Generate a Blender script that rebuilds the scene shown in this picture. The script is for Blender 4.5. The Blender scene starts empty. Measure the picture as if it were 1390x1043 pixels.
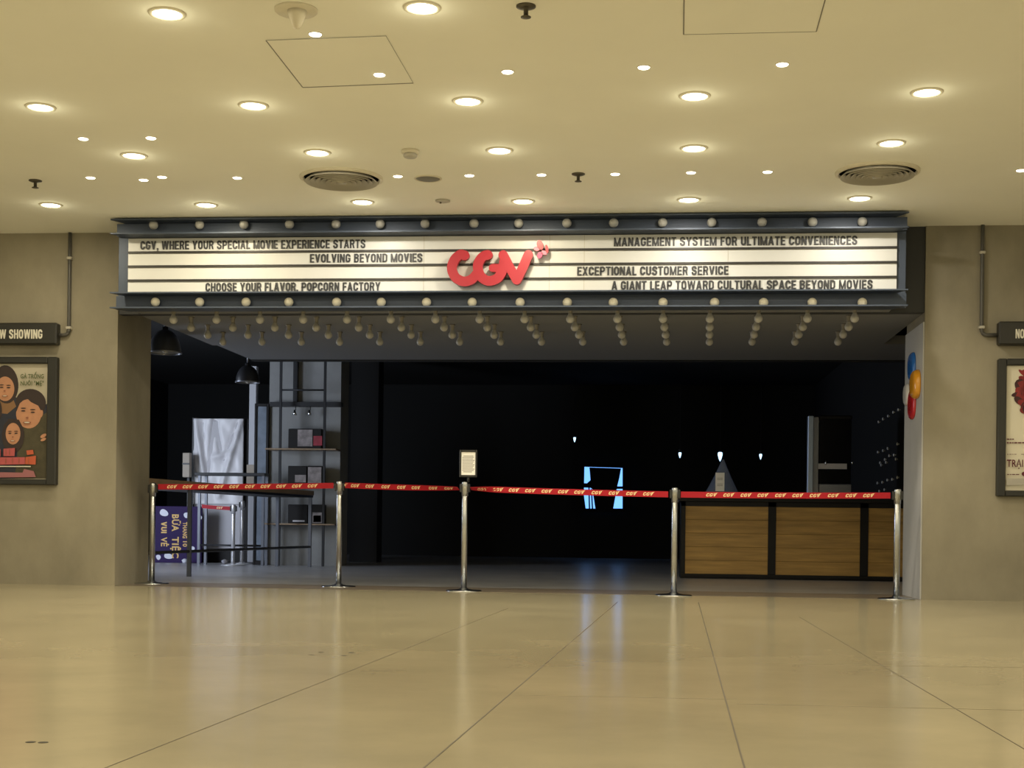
import bpy, math, random
from mathutils import Vector, Matrix
random.seed(7)
SC = bpy.context.scene
COL = SC.collection
PI = math.pi

# ------------------------------------------------------------------ camera
FPX, CX, CY, EYE = 1900.0, 695.0, 712.6, 0.60
SY, CYW = 0.098, math.sqrt(1 - 0.098 ** 2)
ROLL = 0.0125
F = Vector((-SY, CYW, 0)); R0 = Vector((CYW, SY, 0)); Z0 = Vector((0, 0, 1))
RT = R0 * math.cos(ROLL) + Z0 * math.sin(ROLL)
UP = Z0 * math.cos(ROLL) - R0 * math.sin(ROLL)
CAM = Vector((0, 0, EYE))
cam = bpy.data.cameras.new('camera'); camo = bpy.data.objects.new('camera', cam); COL.objects.link(camo)
cam.sensor_width = 36; cam.lens = FPX / 1390 * 36
cam.shift_x = 0; cam.shift_y = (CY - 521.5) / 1390
cam.clip_end = 200
camo.matrix_world = Matrix(((RT.x, UP.x, -F.x, CAM.x), (RT.y, UP.y, -F.y, CAM.y), (RT.z, UP.z, -F.z, CAM.z), (0, 0, 0, 1)))
SC.camera = camo

def ray(px, py):
    return F + RT * ((px - CX) / FPX) + UP * ((CY - py) / FPX)
def at(px, py, Y):                     # pixel -> point on the vertical plane y = Y
    d = ray(px, py); return CAM + d * (Y / d.y)
def atz(px, py, z):                    # pixel -> point on the horizontal plane
    d = ray(px, py); return CAM + d * ((z - EYE) / d.z)
def atx(px, py, x):
    d = ray(px, py); return CAM + d * (x / d.x)

# ------------------------------------------------------------------ materials
def s2l(c):
    return tuple((v / 12.92 if v <= 0.04045 else ((v + 0.055) / 1.055) ** 2.4) for v in c)
def rgb(r, g, b):
    return s2l((r / 255, g / 255, b / 255))
MATS = {}
def mat(name, col, rough=0.5, metal=0.0, spec=0.5, emit=None, estr=0.0, noise=0.0, nscale=4.0, bump=0.0, bscale=60.0, rvar=0.0, alpha=1.0, stretch=None, coat=0.0):
    m = bpy.data.materials.new(name); m.use_nodes = True
    nt = m.node_tree; b = nt.nodes['Principled BSDF']
    b.inputs['Base Color'].default_value = (*col, 1)
    b.inputs['Roughness'].default_value = rough
    b.inputs['Metallic'].default_value = metal
    b.inputs['Specular IOR Level'].default_value = spec
    b.inputs['Coat Weight'].default_value = coat
    if emit:
        b.inputs['Emission Color'].default_value = (*emit, 1); b.inputs['Emission Strength'].default_value = estr
    if alpha < 1: b.inputs['Alpha'].default_value = alpha
    if noise or bump or rvar:
        tc = nt.nodes.new('ShaderNodeTexCoord'); mp = nt.nodes.new('ShaderNodeMapping')
        nt.links.new(tc.outputs['Object'], mp.inputs[0])
        if stretch: mp.inputs['Scale'].default_value = stretch
    if noise or rvar:
        n = nt.nodes.new('ShaderNodeTexNoise'); n.inputs['Scale'].default_value = nscale; n.inputs['Detail'].default_value = 6; n.inputs['Roughness'].default_value = 0.6
        nt.links.new(mp.outputs[0], n.inputs['Vector'])
    if noise:
        r = nt.nodes.new('ShaderNodeValToRGB')
        r.color_ramp.elements[0].position = 0.3; r.color_ramp.elements[1].position = 0.72
        r.color_ramp.elements[0].color = (*[c * (1 - noise) for c in col], 1)
        r.color_ramp.elements[1].color = (*[min(1, c * (1 + noise)) for c in col], 1)
        nt.links.new(n.outputs['Fac'], r.inputs[0]); nt.links.new(r.outputs[0], b.inputs['Base Color'])
    if rvar:
        mr = nt.nodes.new('ShaderNodeMapRange'); mr.inputs['To Min'].default_value = max(0.02, rough - rvar); mr.inputs['To Max'].default_value = rough + rvar
        nt.links.new(n.outputs['Fac'], mr.inputs['Value']); nt.links.new(mr.outputs[0], b.inputs['Roughness'])
    if bump:
        n2 = nt.nodes.new('ShaderNodeTexNoise'); n2.inputs['Scale'].default_value = bscale; n2.inputs['Detail'].default_value = 4
        bp = nt.nodes.new('ShaderNodeBump'); bp.inputs['Strength'].default_value = bump; bp.inputs['Distance'].default_value = 0.01
        nt.links.new(mp.outputs[0], n2.inputs['Vector']); nt.links.new(n2.outputs['Fac'], bp.inputs['Height']); nt.links.new(bp.outputs[0], b.inputs['Normal'])
    MATS[name] = m
    return m

mat('ceiling_paint', (0.92, 0.92, 0.86), 0.8, spec=0.2, noise=0.02, nscale=1.2)
mat('floor_stone', (0.405, 0.363, 0.252), 0.17, spec=0.42, noise=0.12, nscale=1.3)
mat('floor_joint', (0.085, 0.07, 0.045), 0.6)
mat('floor_joint_fine', (0.255, 0.225, 0.155), 0.5)
mat('lobby_stone', (0.50, 0.50, 0.515), 0.3, spec=0.4, noise=0.15, nscale=1.5)
mat('concrete', (0.29, 0.265, 0.205), 0.85, spec=0.2, noise=0.27, nscale=1.1, bump=0.12, bscale=25, stretch=(1, 1, 0.6))
mat('concrete_grey', (0.27, 0.275, 0.275), 0.85, spec=0.2, noise=0.14, nscale=2.2, bump=0.1, bscale=25)
mat('jamb_paint', (0.46, 0.46, 0.46), 0.7, spec=0.3, noise=0.08, nscale=1.5)
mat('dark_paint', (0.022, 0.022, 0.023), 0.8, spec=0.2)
mat('soffit_paint', (0.20, 0.205, 0.215), 0.75, spec=0.25)
mat('fascia_paint', (0.05, 0.052, 0.056), 0.7, spec=0.25)
mat('beam_steel', (0.055, 0.072, 0.11), 0.5, metal=0.2, spec=0.4)
mat('sign_acrylic', (0.60, 0.61, 0.61), 0.35, spec=0.4, noise=0.025, nscale=3)
mat('rail_black', (0.018, 0.016, 0.015), 0.5)
mat('letter_black', (0.026, 0.028, 0.034), 0.5)
mat('logo_red', (0.34, 0.014, 0.03), 0.35)
mat('logo_pink', (0.70, 0.16, 0.24), 0.4)
mat('logo_plum', (0.42, 0.06, 0.16), 0.4)
mat('bulb_glass', (0.82, 0.78, 0.64), 0.25, spec=0.5)
mat('bulb_frosted', (0.44, 0.435, 0.41), 0.3, spec=0.5)
mat('socket', (0.20, 0.19, 0.17), 0.5)
mat('lens_warm', (1, 1, 1), 0.5, emit=(1.0, 0.90, 0.64), estr=16)
mat('lens_cool', (1, 1, 1), 0.5, emit=(1.0, 0.93, 0.84), estr=16)
mat('reflection_glow', (1, 1, 1), 0.5, emit=(1.0, 0.94, 0.74), estr=9)  # glow for the added dots that imitate reflected lamps
mat('white_trim', (0.72, 0.68, 0.57), 0.5)
mat('vent_metal', (0.46, 0.44, 0.39), 0.5, spec=0.4)
mat('vent_dark', (0.12, 0.115, 0.105), 0.7)
mat('grey_mesh', (0.20, 0.195, 0.18), 0.6)
mat('sprinkler_metal', (0.10, 0.09, 0.07), 0.4, metal=0.6)
mat('chrome', (0.55, 0.57, 0.60), 0.22, metal=1.0)
mat('chrome_lit', (0.86, 0.87, 0.90), 0.38, metal=0.7)  # chrome with a window's reflection lightened into the colour
mat('black_plastic', (0.016, 0.016, 0.016), 0.45)
mat('belt_red', (0.40, 0.008, 0.02), 0.6, spec=0.3)
mat('belt_yellow', (0.90, 0.70, 0.38), 0.6)
mat('paper', (0.92, 0.91, 0.88), 0.7)
mat('paper_ink', (0.33, 0.32, 0.31), 0.7)
mat('frame_black', (0.022, 0.022, 0.02), 0.45)
mat('sign_text_white', (0.72, 0.70, 0.62), 0.5)
mat('poster_cream', (0.50, 0.46, 0.37), 0.35)
mat('poster_white', (0.74, 0.70, 0.58), 0.35)
mat('skin', (0.55, 0.27, 0.16), 0.5, noise=0.12, nscale=9)
mat('skin_shade', (0.30, 0.115, 0.07), 0.5)
mat('hair', (0.035, 0.02, 0.02), 0.4)
mat('navy_cloth', (0.028, 0.032, 0.055), 0.6)
mat('olive_cloth', (0.075, 0.065, 0.038), 0.6, noise=0.3, nscale=10)
mat('tan_cloth', (0.26, 0.14, 0.07), 0.6)
mat('title_pink', (0.50, 0.10, 0.11), 0.5)
mat('title_orange', (0.55, 0.11, 0.05), 0.5)
mat('title_rose', (0.36, 0.14, 0.16), 0.5)
mat('green_ink', (0.085, 0.115, 0.04), 0.5)
mat('grey_ink', (0.12, 0.11, 0.085), 0.5)
mat('maroon_ink', (0.10, 0.008, 0.02), 0.5)
mat('red_hair', (0.22, 0.015, 0.02), 0.5, noise=0.5, nscale=14)
mat('dark_hair', (0.045, 0.008, 0.012), 0.5)
mat('stripe_grey', (0.42, 0.40, 0.36), 0.5)
mat('conduit', (0.075, 0.073, 0.068), 0.45)
mat('conduit_clip', (0.45, 0.43, 0.38), 0.4)
mat('wood', (0.46, 0.275, 0.075), 0.55, noise=0.28, nscale=3.0, stretch=(0.6, 1, 7))
mat('wood_top', (0.30, 0.21, 0.13), 0.5, noise=0.2, nscale=4, stretch=(6, 0.6, 1))
mat('counter_black', (0.014, 0.013, 0.013), 0.5, spec=0.2)
mat('steel_black', (0.022, 0.023, 0.026), 0.45, spec=0.35)
mat('steel_grey', (0.18, 0.19, 0.22), 0.35, metal=0.5)
mat('film', (0.80, 0.79, 0.82), 0.42, spec=0.5)
mat('kiosk_grey', (0.50, 0.49, 0.52), 0.5)
mat('purple', (0.030, 0.013, 0.085), 0.6, spec=0.2, noise=0.1, nscale=4)
mat('yellow_ink', (0.78, 0.48, 0.13), 0.5)
mat('leaf_white', (0.75, 0.76, 0.86), 0.5)
mat('lamp_black', (0.02, 0.021, 0.025), 0.35, spec=0.6)
mat('lamp_inside', (0.30, 0.32, 0.38), 0.4)
mat('pole_pale', (0.52, 0.53, 0.57), 0.4)
mat('sleeve_beige', (0.42, 0.36, 0.29), 0.6)
mat('print_blue', (0.17, 0.21, 0.27), 0.35, noise=0.4, nscale=3)
mat('photo_print', (0.26, 0.23, 0.23), 0.4, noise=0.5, nscale=9)
mat('photo_red', (0.30, 0.03, 0.05), 0.4, noise=0.3, nscale=15)
mat('petal_blue', (0.02, 0.14, 0.50), 0.25, coat=0.4)
mat('petal_orange', (0.72, 0.32, 0.02), 0.25, coat=0.4)
mat('petal_red', (0.52, 0.02, 0.025), 0.25, coat=0.4)
mat('petal_white', (0.66, 0.64, 0.62), 0.25, coat=0.4)
mat('clear_plastic', (0.42, 0.50, 0.70), 0.2, alpha=0.30)
mat('machine_steel', (0.34, 0.42, 0.55), 0.4, metal=0.3)
mat('dark_glass', (0.006, 0.006, 0.007), 0.08)
mat('day_pane', (0.3, 0.5, 0.9), 0.5, emit=(0.16, 0.42, 1.0), estr=1.7)
mat('curtain', (0.012, 0.012, 0.014), 0.9)
mat('cold_lamp', (1, 1, 1), 0.5, emit=(0.45, 0.72, 1.0), estr=2.4)
mat('glint_white', (0.85, 0.85, 0.85), 0.15)  # white that paints in the glints on the lobby rack
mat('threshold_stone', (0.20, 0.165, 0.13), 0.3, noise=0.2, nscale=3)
mat('scuff', (0.035, 0.03, 0.02), 0.7)
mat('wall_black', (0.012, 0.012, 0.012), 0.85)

# ------------------------------------------------------------------ mesh builder
class MB:
    def __init__(self): self.v = []; self.f = []; self.m = []; self.s = []
    def add(self, vs, fs, m=0, smooth=False):
        o = len(self.v); self.v += [Vector(p) for p in vs]
        for f in fs: self.f.append([o + i for i in f]); self.m.append(m); self.s.append(smooth)
        return self
    def box(self, x0, x1, y0, y1, z0, z1, m=0, bev=0.0):
        x0, x1 = sorted((x0, x1)); y0, y1 = sorted((y0, y1)); z0, z1 = sorted((z0, z1))
        b = min(bev, (x1 - x0) * .45, (y1 - y0) * .45, (z1 - z0) * .45)
        if b <= 0:
            vs = [(x0, y0, z0), (x1, y0, z0), (x1, y1, z0), (x0, y1, z0), (x0, y0, z1), (x1, y0, z1), (x1, y1, z1), (x0, y1, z1)]
            return self.add(vs, [(0, 3, 2, 1), (4, 5, 6, 7), (0, 1, 5, 4), (1, 2, 6, 5), (2, 3, 7, 6), (3, 0, 4, 7)], m)
        vs = []; idx = {}
        for i, x in enumerate((x0, x1)):
            for j, y in enumerate((y0, y1)):
                for k, z in enumerate((z0, z1)):
                    sx, sy, sz = (b, -b)[i], (b, -b)[j], (b, -b)[k]
                    for a, p in (('x', (x, y + sy, z + sz)), ('y', (x + sx, y, z + sz)), ('z', (x + sx, y + sy, z))):
                        idx[(i, j, k, a)] = len(vs); vs.append(p)
        fs = []
        for i in (0, 1):
            q = [idx[(i, j, k, 'x')] for j, k in ((0, 0), (1, 0), (1, 1), (0, 1))]; fs.append(q if i else q[::-1])
            q = [idx[(j, i, k, 'y')] for j, k in ((0, 0), (1, 0), (1, 1), (0, 1))]; fs.append(q[::-1] if i else q)
            q = [idx[(j, k, i, 'z')] for j, k in ((0, 0), (1, 0), (1, 1), (0, 1))]; fs.append(q if i else q[::-1])
        for p in (0, 1):
            for q in (0, 1):
                fs.append([idx[(0, p, q, 'y')], idx[(1, p, q, 'y')], idx[(1, p, q, 'z')], idx[(0, p, q, 'z')]])
                fs.append([idx[(p, 0, q, 'x')], idx[(p, 1, q, 'x')], idx[(p, 1, q, 'z')], idx[(p, 0, q, 'z')]])
                fs.append([idx[(p, q, 0, 'x')], idx[(p, q, 1, 'x')], idx[(p, q, 1, 'y')], idx[(p, q, 0, 'y')]])
        for i in (0, 1):
            for j in (0, 1):
                for k in (0, 1): fs.append([idx[(i, j, k, a)] for a in 'xyz'])
        return self.add(vs, fs, m)
    def prism(self, poly, ext, m=0, m_side=None):
        n = len(poly); poly = [Vector(p) for p in poly]; e = Vector(ext)
        self.add(poly + [p + e for p in poly], [list(range(n)), list(range(2 * n - 1, n - 1, -1))], m)
        o = len(self.v) - 2 * n
        for i in range(n):
            j = (i + 1) % n
            self.f.append([o + i, o + n + i, o + n + j, o + j]); self.m.append(m if m_side is None else m_side); self.s.append(False)
        return self
    def lathe(self, c, prof, seg=24, m=0, smooth=True, axis='z', cap=True):
        c = Vector(c); vs = []; fs = []
        for r, h in prof:
            for k in range(seg):
                a = 2 * PI * k / seg; x, y = r * math.cos(a), r * math.sin(a)
                vs.append(c + (Vector((x, y, h)) if axis == 'z' else Vector((x, h, y)) if axis == 'y' else Vector((h, x, y))))
        n = len(prof)
        for i in range(n - 1):
            for k in range(seg):
                k2 = (k + 1) % seg; fs.append((i * seg + k, i * seg + k2, (i + 1) * seg + k2, (i + 1) * seg + k))
        self.add(vs, fs, m, smooth)
        if cap:
            o = len(self.v) - len(vs)
            for i in (0, n - 1):
                if prof[i][0] > 1e-5: self.f.append([o + i * seg + k for k in range(seg)]); self.m.append(m); self.s.append(False)
        return self
    def tube(self, pts, r, seg=10, m=0):
        pts = [Vector(p) for p in pts]; vs = []; fs = []; n = len(pts)
        for i, p in enumerate(pts):
            t = (pts[min(i + 1, n - 1)] - pts[max(i - 1, 0)]).normalized()
            a = t.orthogonal().normalized() if abs(t.z) < .9 else Vector((1, 0, 0))
            if abs(t.z) < .9: a = t.cross(Z0).normalized()
            b = t.cross(a).normalized(); a = b.cross(t).normalized()
            rr = r[i] if isinstance(r, (list, tuple)) else r
            for k in range(seg): vs.append(p + a * (rr * math.cos(2 * PI * k / seg)) + b * (rr * math.sin(2 * PI * k / seg)))
        for i in range(n - 1):
            for k in range(seg):
                k2 = (k + 1) % seg; fs.append((i * seg + k, i * seg + k2, (i + 1) * seg + k2, (i + 1) * seg + k))
        self.add(vs, fs, m, True)
        o = len(self.v) - len(vs)
        self.f.append([o + k for k in range(seg)][::-1]); self.m.append(m); self.s.append(False)
        self.f.append([o + (n - 1) * seg + k for k in range(seg)]); self.m.append(m); self.s.append(False)
        return self
    def disc(self, c, rx, ry, n=24, m=0, ang=0.0):   # flat ellipse facing -y
        c = Vector(c); ca, sa = math.cos(ang), math.sin(ang)
        vs = []
        for k in range(n):
            t = 2 * PI * k / n; x, z = rx * math.cos(t), ry * math.sin(t); vs.append(c + Vector((x * ca - z * sa, 0, x * sa + z * ca)))
        return self.add(vs, [list(range(n))], m)
    def text(self, s, org, ux, uz, size, width=None, bold=0.0, depth=0.0, m=0, align='l'):
        """lettering in the plane (ux, uz) from baseline point org; size = cap height; width fixes the run's length"""
        vs, fs = caps(s) if all(_letter(c) for c in s) else glyphs(s, bold)
        xs = [p[0] for p in vs]; x0, x1 = min(xs), max(xs)
        k = size / 0.69; kx = (width / (x1 - x0)) if width else k * 0.72
        org, ux, uz = Vector(org), Vector(ux), Vector(uz); nrm = ux.cross(uz)
        sh = -x0 if align == 'l' else -(x0 + x1) / 2
        self.add([org + ux * ((p[0] + sh) * kx) + uz * (p[1] * k) + nrm * (depth * (1 + max(0, p[2] - .02) * 12) if p[2] > 0 else 0) for p in vs], fs, m)
        return self
    def build(self, name, mats, parent=None, org=None):
        me = bpy.data.meshes.new(name)
        o = Vector(org) if org is not None else (Vector(parent['_o']) if parent is not None and '_o' in parent else Vector((0, 0, 0)))
        me.from_pydata([tuple(p - o) for p in self.v], [], self.f)
        for mm in ([mats] if isinstance(mats, str) else mats): me.materials.append(MATS[mm])
        me.polygons.foreach_set('material_index', self.m); me.polygons.foreach_set('use_smooth', self.s)
        me.validate(); me.update()
        import bmesh
        bm = bmesh.new(); bm.from_mesh(me); bmesh.ops.recalc_face_normals(bm, faces=bm.faces); bm.to_mesh(me); bm.free()
        ob = bpy.data.objects.new(name, me); COL.objects.link(ob)
        if parent is not None: ob.parent = parent; ob['_o'] = tuple(o)
        else: ob.location = o
        return ob

# own condensed bold capitals: polygons on a grid, cap height 0.69
FT = .20
def _rect(x0, x1, y0, y1): return [(x0, y0), (x1, y0), (x1, y1), (x0, y1)]
def _diag(xb, xt, y0=0.0, y1=1.0, t=FT): return [(xb, y0), (xb + t, y0), (xt + t, y1), (xt, y1)]
def _path(pts, t=FT):
    n = len(pts); P = [Vector(p) for p in pts]; Lf = []; Rt = []
    for i in range(n):
        a = (P[i] - P[i - 1]).normalized() if i else None; b = (P[i + 1] - P[i]).normalized() if i < n - 1 else None
        d = (a + b).normalized() if a and b else (a or b); k = 1 / max(.6, d.dot(a)) if a else 1
        nn = Vector((-d.y, d.x)) * t / 2 * k; Lf.append(P[i] + nn); Rt.append(P[i] - nn)
    return [[tuple(Lf[i]), tuple(Rt[i]), tuple(Rt[i + 1]), tuple(Lf[i + 1])] for i in range(n - 1)]
def _arc(cx, cy, rx, ry, a0, a1, n=7): return [(cx + rx * math.cos(math.radians(a0 + (a1 - a0) * k / n)), cy + ry * math.sin(math.radians(a0 + (a1 - a0) * k / n))) for k in range(n + 1)]
def _letter(ch):
    if ch not in 'ABCDEFGHIJKLMNOPQRSTUVWXYZ, ': return None
    w = .60; h = FT / 2; r = w / 2 - h; c = w / 2; ry = .22; bt = .155
    bowl = lambda y0, y1, x0=h: [(x0, y1 - bt / 2), (c, y1 - bt / 2)] + _arc(c, y1 - bt / 2 - .16, r, .16, 90, 0) + _arc(c, y0 + bt / 2 + .16, r, .16, 0, -90) + [(x0, y0 + bt / 2)]
    top = _arc(c, 1 - h - ry + .01, r, ry, 0, 180); bot = _arc(c, h + ry - .01, r, ry, 180, 360)
    D = {
        'A': (.66, [_diag(0, .23), _diag(.46, .23), _rect(.14, .52, .2, .2 + bt)]), 'B': (w, [_rect(0, FT, 0, 1)] + _path(bowl(.48, 1), bt * 1.1) + _path(bowl(0, .60), bt * 1.1)),
        'C': (w, _path([(w - h, .66)] + top + bot + [(w - h, .35)])), 'D': (w, [_rect(0, FT, 0, 1)] + _path([(h, 1 - bt / 2), (c - .04, 1 - bt / 2)] + _arc(c - .04, .75, r + .04, .17, 90, 0) + _arc(c - .04, .25, r + .04, .17, 0, -90) + [(h, bt / 2)], bt * 1.15)),
        'E': (.52, [_rect(0, FT, 0, 1), _rect(0, .52, 1 - bt, 1), _rect(0, .48, .43, .43 + bt), _rect(0, .52, 0, bt)]), 'F': (.50, [_rect(0, FT, 0, 1), _rect(0, .50, 1 - bt, 1), _rect(0, .45, .42, .42 + bt)]),
        'G': (w, _path([(w - h, .68)] + top + bot + [(w - h, .48)]) + [_rect(.32, w, .40, .54)]), 'H': (w, [_rect(0, FT, 0, 1), _rect(w - FT, w, 0, 1), _rect(0, w, .43, .43 + bt)]), 'I': (FT, [_rect(0, FT, 0, 1)]),
        'J': (.5, _path([(.5 - h, 1), (.5 - h, .3)] + _arc(.25, .28, .15, .19, 0, -180))), 'K': (w, [_rect(0, FT, 0, 1), _diag(.02, .40, .35, 1.0), _diag(.40, .14, 0, .62)]), 'L': (.48, [_rect(0, FT, 0, 1), _rect(0, .48, 0, bt)]),
        'M': (.78, [_rect(0, .18, 0, 1), _rect(.60, .78, 0, 1), _diag(.305, .0, 0, 1, .17), _diag(.305, .61, 0, 1, .17)]), 'N': (w, [_rect(0, .18, 0, 1), _rect(w - .18, w, 0, 1), _diag(w - .20, 0, 0, 1, .20)]),
        'O': (w, _path(top + bot + [top[0]])), 'P': (w, [_rect(0, FT, 0, 1)] + _path(bowl(.38, 1), bt * 1.1)), 'Q': (w, _path(top + bot + [top[0]]) + [_diag(.46, .30, -.06, .2, .16)]), 'R': (w, [_rect(0, FT, 0, 1)] + _path(bowl(.42, 1), bt * 1.1) + [_diag(.41, .28, 0, .5, .19)]),
        'S': (w, _path([(w - h, .68), (w - h, .76)] + _arc(c, .75, r, .17, 0, 180)[1:] + [(h + .02, .64), (c, .53), (w - h - .02, .40), (w - h, .27)] + _arc(c, .25, r, .17, 0, -180)[1:] + [(h, .33)])),
        'T': (.56, [_rect(.18, .38, 0, 1), _rect(0, .56, 1 - bt, 1)]), 'U': (w, _path([(h, 1)] + bot + [(w - h, 1)])), 'V': (.64, [_diag(.22, 0), _diag(.22, .44)]), 'W': (.92, [_diag(.16, 0, t=.18), _diag(.16, .37, t=.18), _diag(.58, .37, t=.18), _diag(.58, .74, t=.18)]),
        'X': (.64, [_diag(0, .43), _diag(.43, 0)]), 'Y': (.64, [_rect(.22, .42, 0, .45), _diag(.22, 0, .40, 1), _diag(.22, .44, .40, 1)]), 'Z': (.54, [_rect(0, .54, 1 - bt, 1), _rect(0, .54, 0, bt), _diag(0, .34)]),
        ',': (.2, [[(.04, -.17), (.12, -.17), (.2, .0), (.2, .17), (0, .17), (0, 0), (.09, 0)]]), ' ': (.24, [])}
    return D.get(ch)
def caps(s):
    key = (s, 'caps')
    if key not in GL:
        x = 0; vs = []; fs = []; kk = 0
        for ch in s:
            w, polys = _letter(ch)
            for p in polys:
                kk += 1; z = .02 + .0012 * (kk % 9); n = len(p); o = len(vs)
                vs += [((x + a) * .69, b * .69, z) for a, b in p] + [((x + a) * .69, b * .69, -.02) for a, b in p]
                fs.append([o + i for i in range(n)]); fs += [[o + i, o + n + i, o + n + (i + 1) % n, o + (i + 1) % n] for i in range(n)]
            x += w + .09
        GL[key] = (vs, fs)
    return GL[key]

def words_of(s):
    tot = sum(_letter(c)[0] + .09 for c in s) - .09; x = 0; out = []
    for i, wd in enumerate(s.split(' ')):
        w = sum(_letter(c)[0] + .09 for c in wd)
        out.append((wd, x / tot, (x + w - .09) / tot)); x += w + _letter(' ')[0] + .09
    return out

GL = {}
def glyphs(s, bold=0.0):
    key = (s, bold)
    if key not in GL:
        c = bpy.data.curves.new('lettering', 'FONT'); c.body = s; c.offset = bold; c.extrude = 0.02; c.resolution_u = 3; c.space_character = 1.0 + bold * 3
        o = bpy.data.objects.new('lettering', c); COL.objects.link(o)
        dg = bpy.context.evaluated_depsgraph_get(); dg.update()
        me = bpy.data.meshes.new_from_object(o.evaluated_get(dg))
        GL[key] = ([tuple(v.co) for v in me.vertices], [list(p.vertices) for p in me.polygons])
        bpy.data.objects.remove(o); bpy.data.curves.remove(c); bpy.data.meshes.remove(me)
    return GL[key]

def thing(name, label, cat, loc=(0, 0, 0), group=None):
    o = bpy.data.objects.new(name, None); COL.objects.link(o); o.location = loc; o.empty_display_size = 0.1
    o['_o'] = tuple(loc); return tag(o, label, cat, group)
def tag(o, label, cat, group=None):
    o['label'] = label; o['category'] = cat
    if group: o['group'] = group
    return o
def structure(o, label=None):
    o['kind'] = 'structure'
    if label: o['label'] = label
    return o
def plabel(o, label): o['label'] = label; return o
def copy_tree(root, loc, label):
    r = root.copy(); COL.objects.link(r); r.location = loc; r['label'] = label
    for ch in list(root.children):
        c = ch.copy(); COL.objects.link(c); c.parent = r
        for g in list(ch.children):
            d = g.copy(); COL.objects.link(d); d.parent = c
    return r
ORD = ['', 'first', 'second', 'third', 'fourth', 'fifth', 'sixth', 'seventh', 'eighth', 'ninth', 'tenth', 'eleventh', 'twelfth', 'thirteenth', 'fourteenth', 'fifteenth', 'sixteenth']
def nth(i, n):
    if i == 1: return 'leftmost'
    if i == n: return 'rightmost'
    if i <= (n + 1) // 2: return ORD[i] + ' from the left'
    return ORD[n - i + 1] + ' from the right'

# ------------------------------------------------------------------ the setting
W = 12.3; WB = 13.15; CH = 3.21
XL = at(158.5, 560, W).x; XR = at(1254, 560, W).x
XWR = 2.97; XWL = -9.2; YBACK = 26.0; LH = 3.21
structure(MB().box(-14, 12, -9, W, -0.12, 0.0).build('floor', 'floor_stone'))
structure(MB().box(-14, 12, W, YBACK + .3, -0.12, 0.0).build('floor_lobby', 'lobby_stone'))
structure(MB().box(-14, 12, -9, WB, CH, CH + 0.2).build('ceiling', 'ceiling_paint'))
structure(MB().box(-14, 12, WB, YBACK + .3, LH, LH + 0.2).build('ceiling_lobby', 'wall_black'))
structure(MB().box(-14, XL, W, WB, 0, CH).build('wall_left', 'concrete'))
m = MB().box(XR, 12, W, WB, 0, CH)
structure(m.build('wall_right', 'concrete'))
zj = at(1253, 437, W).z
structure(MB().box(XR - .012, XR - .001, W + .01, WB, 0, zj).build('trim_1', 'jamb_paint'))
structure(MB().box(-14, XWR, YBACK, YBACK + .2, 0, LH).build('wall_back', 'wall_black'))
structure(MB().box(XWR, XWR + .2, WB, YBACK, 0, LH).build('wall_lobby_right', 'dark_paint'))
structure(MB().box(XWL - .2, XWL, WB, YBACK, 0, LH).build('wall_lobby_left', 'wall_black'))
# dark bulkhead over the opening, then the soffits behind the marquee
zs = 2.47
structure(MB().box(XL + .002, XR - .002, 12.32, 12.42, zs, CH - .002).build('wall_bulkhead', 'fascia_paint'))
xsl = at(150, 417, 11.68).x
ysp = atz(300, 469, zs).y; ysb = atz(695, 490, zs).y
structure(MB().box(xsl, XR - .004, 12.43, ysp, zs, zs + .09).build('ceiling_canopy', 'soffit_paint'))
structure(MB().box(xsl + .02, XWR, ysp, ysb, zs + .012, zs + .10).build('ceiling_inner', 'soffit_paint'))
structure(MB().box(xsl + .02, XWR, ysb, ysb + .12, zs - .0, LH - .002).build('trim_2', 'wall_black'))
# lobby piers seen in the dark
x0, x1 = at(365, 600, 19.0).x, at(462, 600, 19.0).x
structure(MB().box(x0, x1, 19.0, 19.5, 0, LH - .002).build('wall_pier', 'concrete_grey'))
a0, a1 = at(476, 600, 21.0).x, at(513, 600, 21.0).x
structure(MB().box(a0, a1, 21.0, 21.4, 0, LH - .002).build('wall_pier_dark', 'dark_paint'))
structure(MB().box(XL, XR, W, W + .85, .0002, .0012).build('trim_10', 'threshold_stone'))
# floor joints
def joint(name, p, q, w, mt):
    a, b = atz(*p, 0), atz(*q, 0); a.z = b.z = 0.0004
    d = (b - a).normalized(); n = Vector((-d.y, d.x, 0)) * w / 2
    structure(MB().prism([a - n, b - n, b + n, a + n], (0, 0, .0006)).build(name, mt))
joint('trim_3', (948, 818), (1014, 1055), .0045, 'floor_joint')
joint('trim_4', (838, 818), (560, 1056), .0045, 'floor_joint')
joint('trim_5', (690, 826), (110, 1056), .0028, 'floor_joint')
joint('trim_6', (1085, 838), (1400, 1023), .003, 'floor_joint')
joint('trim_7', (1000, 956), (1400, 965), .004, 'floor_joint_fine')
joint('trim_8', (1020, 901), (1400, 907), .004, 'floor_joint_fine')
joint('trim_9', (700, 944), (1000, 950), .003, 'floor_joint_fine')

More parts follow.
